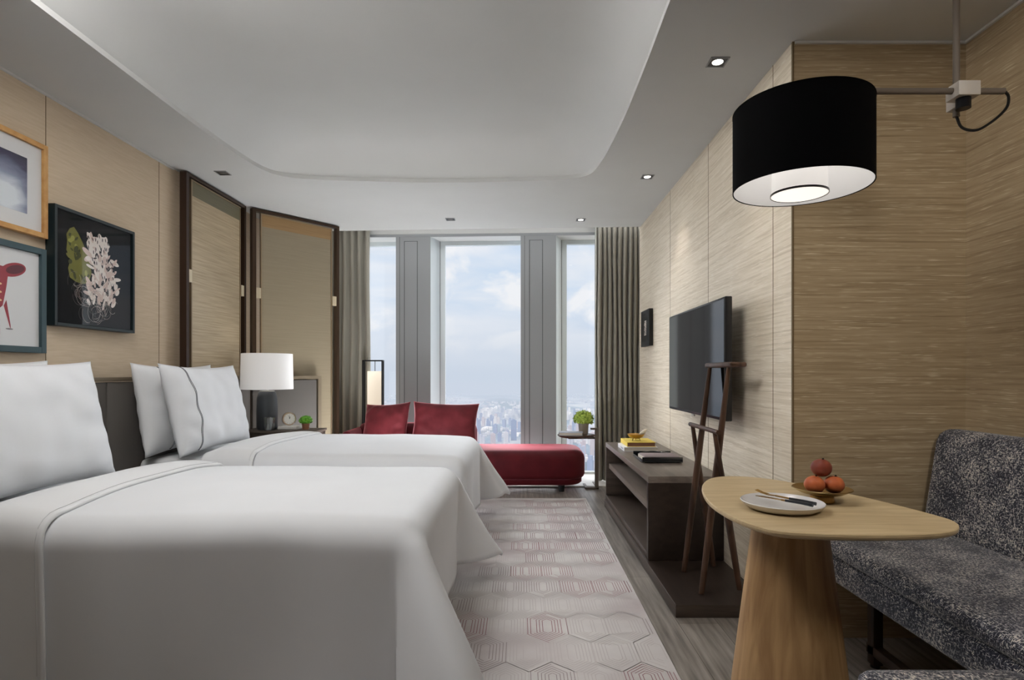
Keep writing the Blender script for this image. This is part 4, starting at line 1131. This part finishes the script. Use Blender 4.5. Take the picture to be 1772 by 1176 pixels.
# ------------------------------------------------------------------ lights
def light(name, typ, loc, energy, rot=None, size=None, sy=None, color=(1,1,1), target=None, **kw):
    l = bpy.data.lights.new(name, typ); l.energy = energy; l.color = color
    if size is not None:
        if typ == 'AREA':
            l.shape = 'RECTANGLE'; l.size = size; l.size_y = sy or size
        elif typ == 'SUN': l.angle = size
        else: l.shadow_soft_size = size
    for k, v in kw.items(): setattr(l, k, v)
    o = bpy.data.objects.new(name, l); COL.objects.link(o); o.location = loc
    if target is not None: o.rotation_euler = (Vector(target)-Vector(loc)).to_track_quat('-Z','Y').to_euler()
    return o
dl1 = light('daylight_left', 'SUN', (-3,12,6), 10.0, size=R(45), color=(.97,.985,1), target=(0.6, 4.0, 3.6))
dl2 = light('daylight_right', 'SUN', (3,12,6), 6.0, size=R(50), color=(.97,.985,1), target=(-.2, 4.0, 4.4))
dl1.visible_glossy = dl2.visible_glossy = False
light('city_fill_sun', 'SUN', (0,-20,40), 3.2, size=R(2), color=(1,.95,.88), target=(12, 20, 8))  # extra sun from behind, added to brighten the city fronts
for o in (light('overhead_fill', 'AREA', (-1.2, 1.75, 2.9), 76, size=1.5, sy=.8, color=(1,.975,.95), target=(.3, 3.9, .8)),  # unseen fill added in the recess for the beds and right wall
          light('alcove_fill', 'SPOT', (1.45, .5, 2.6), 82, size=.25, color=(1,.97,.93), target=(1.75, 2.3, 1.1), spot_size=R(95), spot_blend=.8)):  # unseen fill added out of view to brighten the niche
    o.visible_glossy = False
light('floor_fill', 'AREA', (-1.35, 5.32, .06), 48, size=1.3, sy=.6, color=(.97,.985,1), target=(-1.0, 5.3, 3))  # fill hidden behind the far bed, added to lift the ceiling
light('sill_fill', 'AREA', (-.6, 6.55, .10), 16, size=2.0, sy=.10, color=(.97,.985,1), target=(-.6, 5.6, 2.7))  # fill hidden behind the chaise, added to brighten the ceiling by the windows
light('pocket_fill', 'AREA', (-.3, 6.2, 2.95), 8, size=3.4, sy=.2, color=(.98,.99,1), target=(-.3, 6.35, 0))  # fill hidden above the ceiling edge, added to wash the curtains
light('pendant_bulb', 'POINT', (PX, PY, 1.95), 1.6, size=.04, color=(1,.97,.93))
light('bedside_bulb', 'POINT', (-2.18, 4.98, NZ+.47), 2.6, size=.04, color=(1,.95,.9))

# ------------------------------------------------------------------ camera
cam = bpy.data.cameras.new('camera'); co = bpy.data.objects.new('camera', cam); COL.objects.link(co)
co.location = (0,0,EYE); co.rotation_euler = (R(90),0,0)
cam.sensor_width = 36; cam.lens = 36*1000/1772
cam.shift_x = -14/1772; cam.shift_y = 57/1772
cam.clip_start = .05; cam.clip_end = 60000
sc.camera = co
sc.view_settings.view_transform = 'Standard'; sc.view_settings.look = 'None'; sc.view_settings.exposure = 0; sc.view_settings.gamma = 1
try:
    sc.cycles.use_denoising = True; sc.cycles.max_bounces = 10; sc.cycles.diffuse_bounces = 6; sc.cycles.transparent_max_bounces = 16
    sc.cycles.sample_clamp_indirect = 4.0; sc.cycles.caustics_reflective = False; sc.cycles.caustics_refractive = False
except Exception: pass
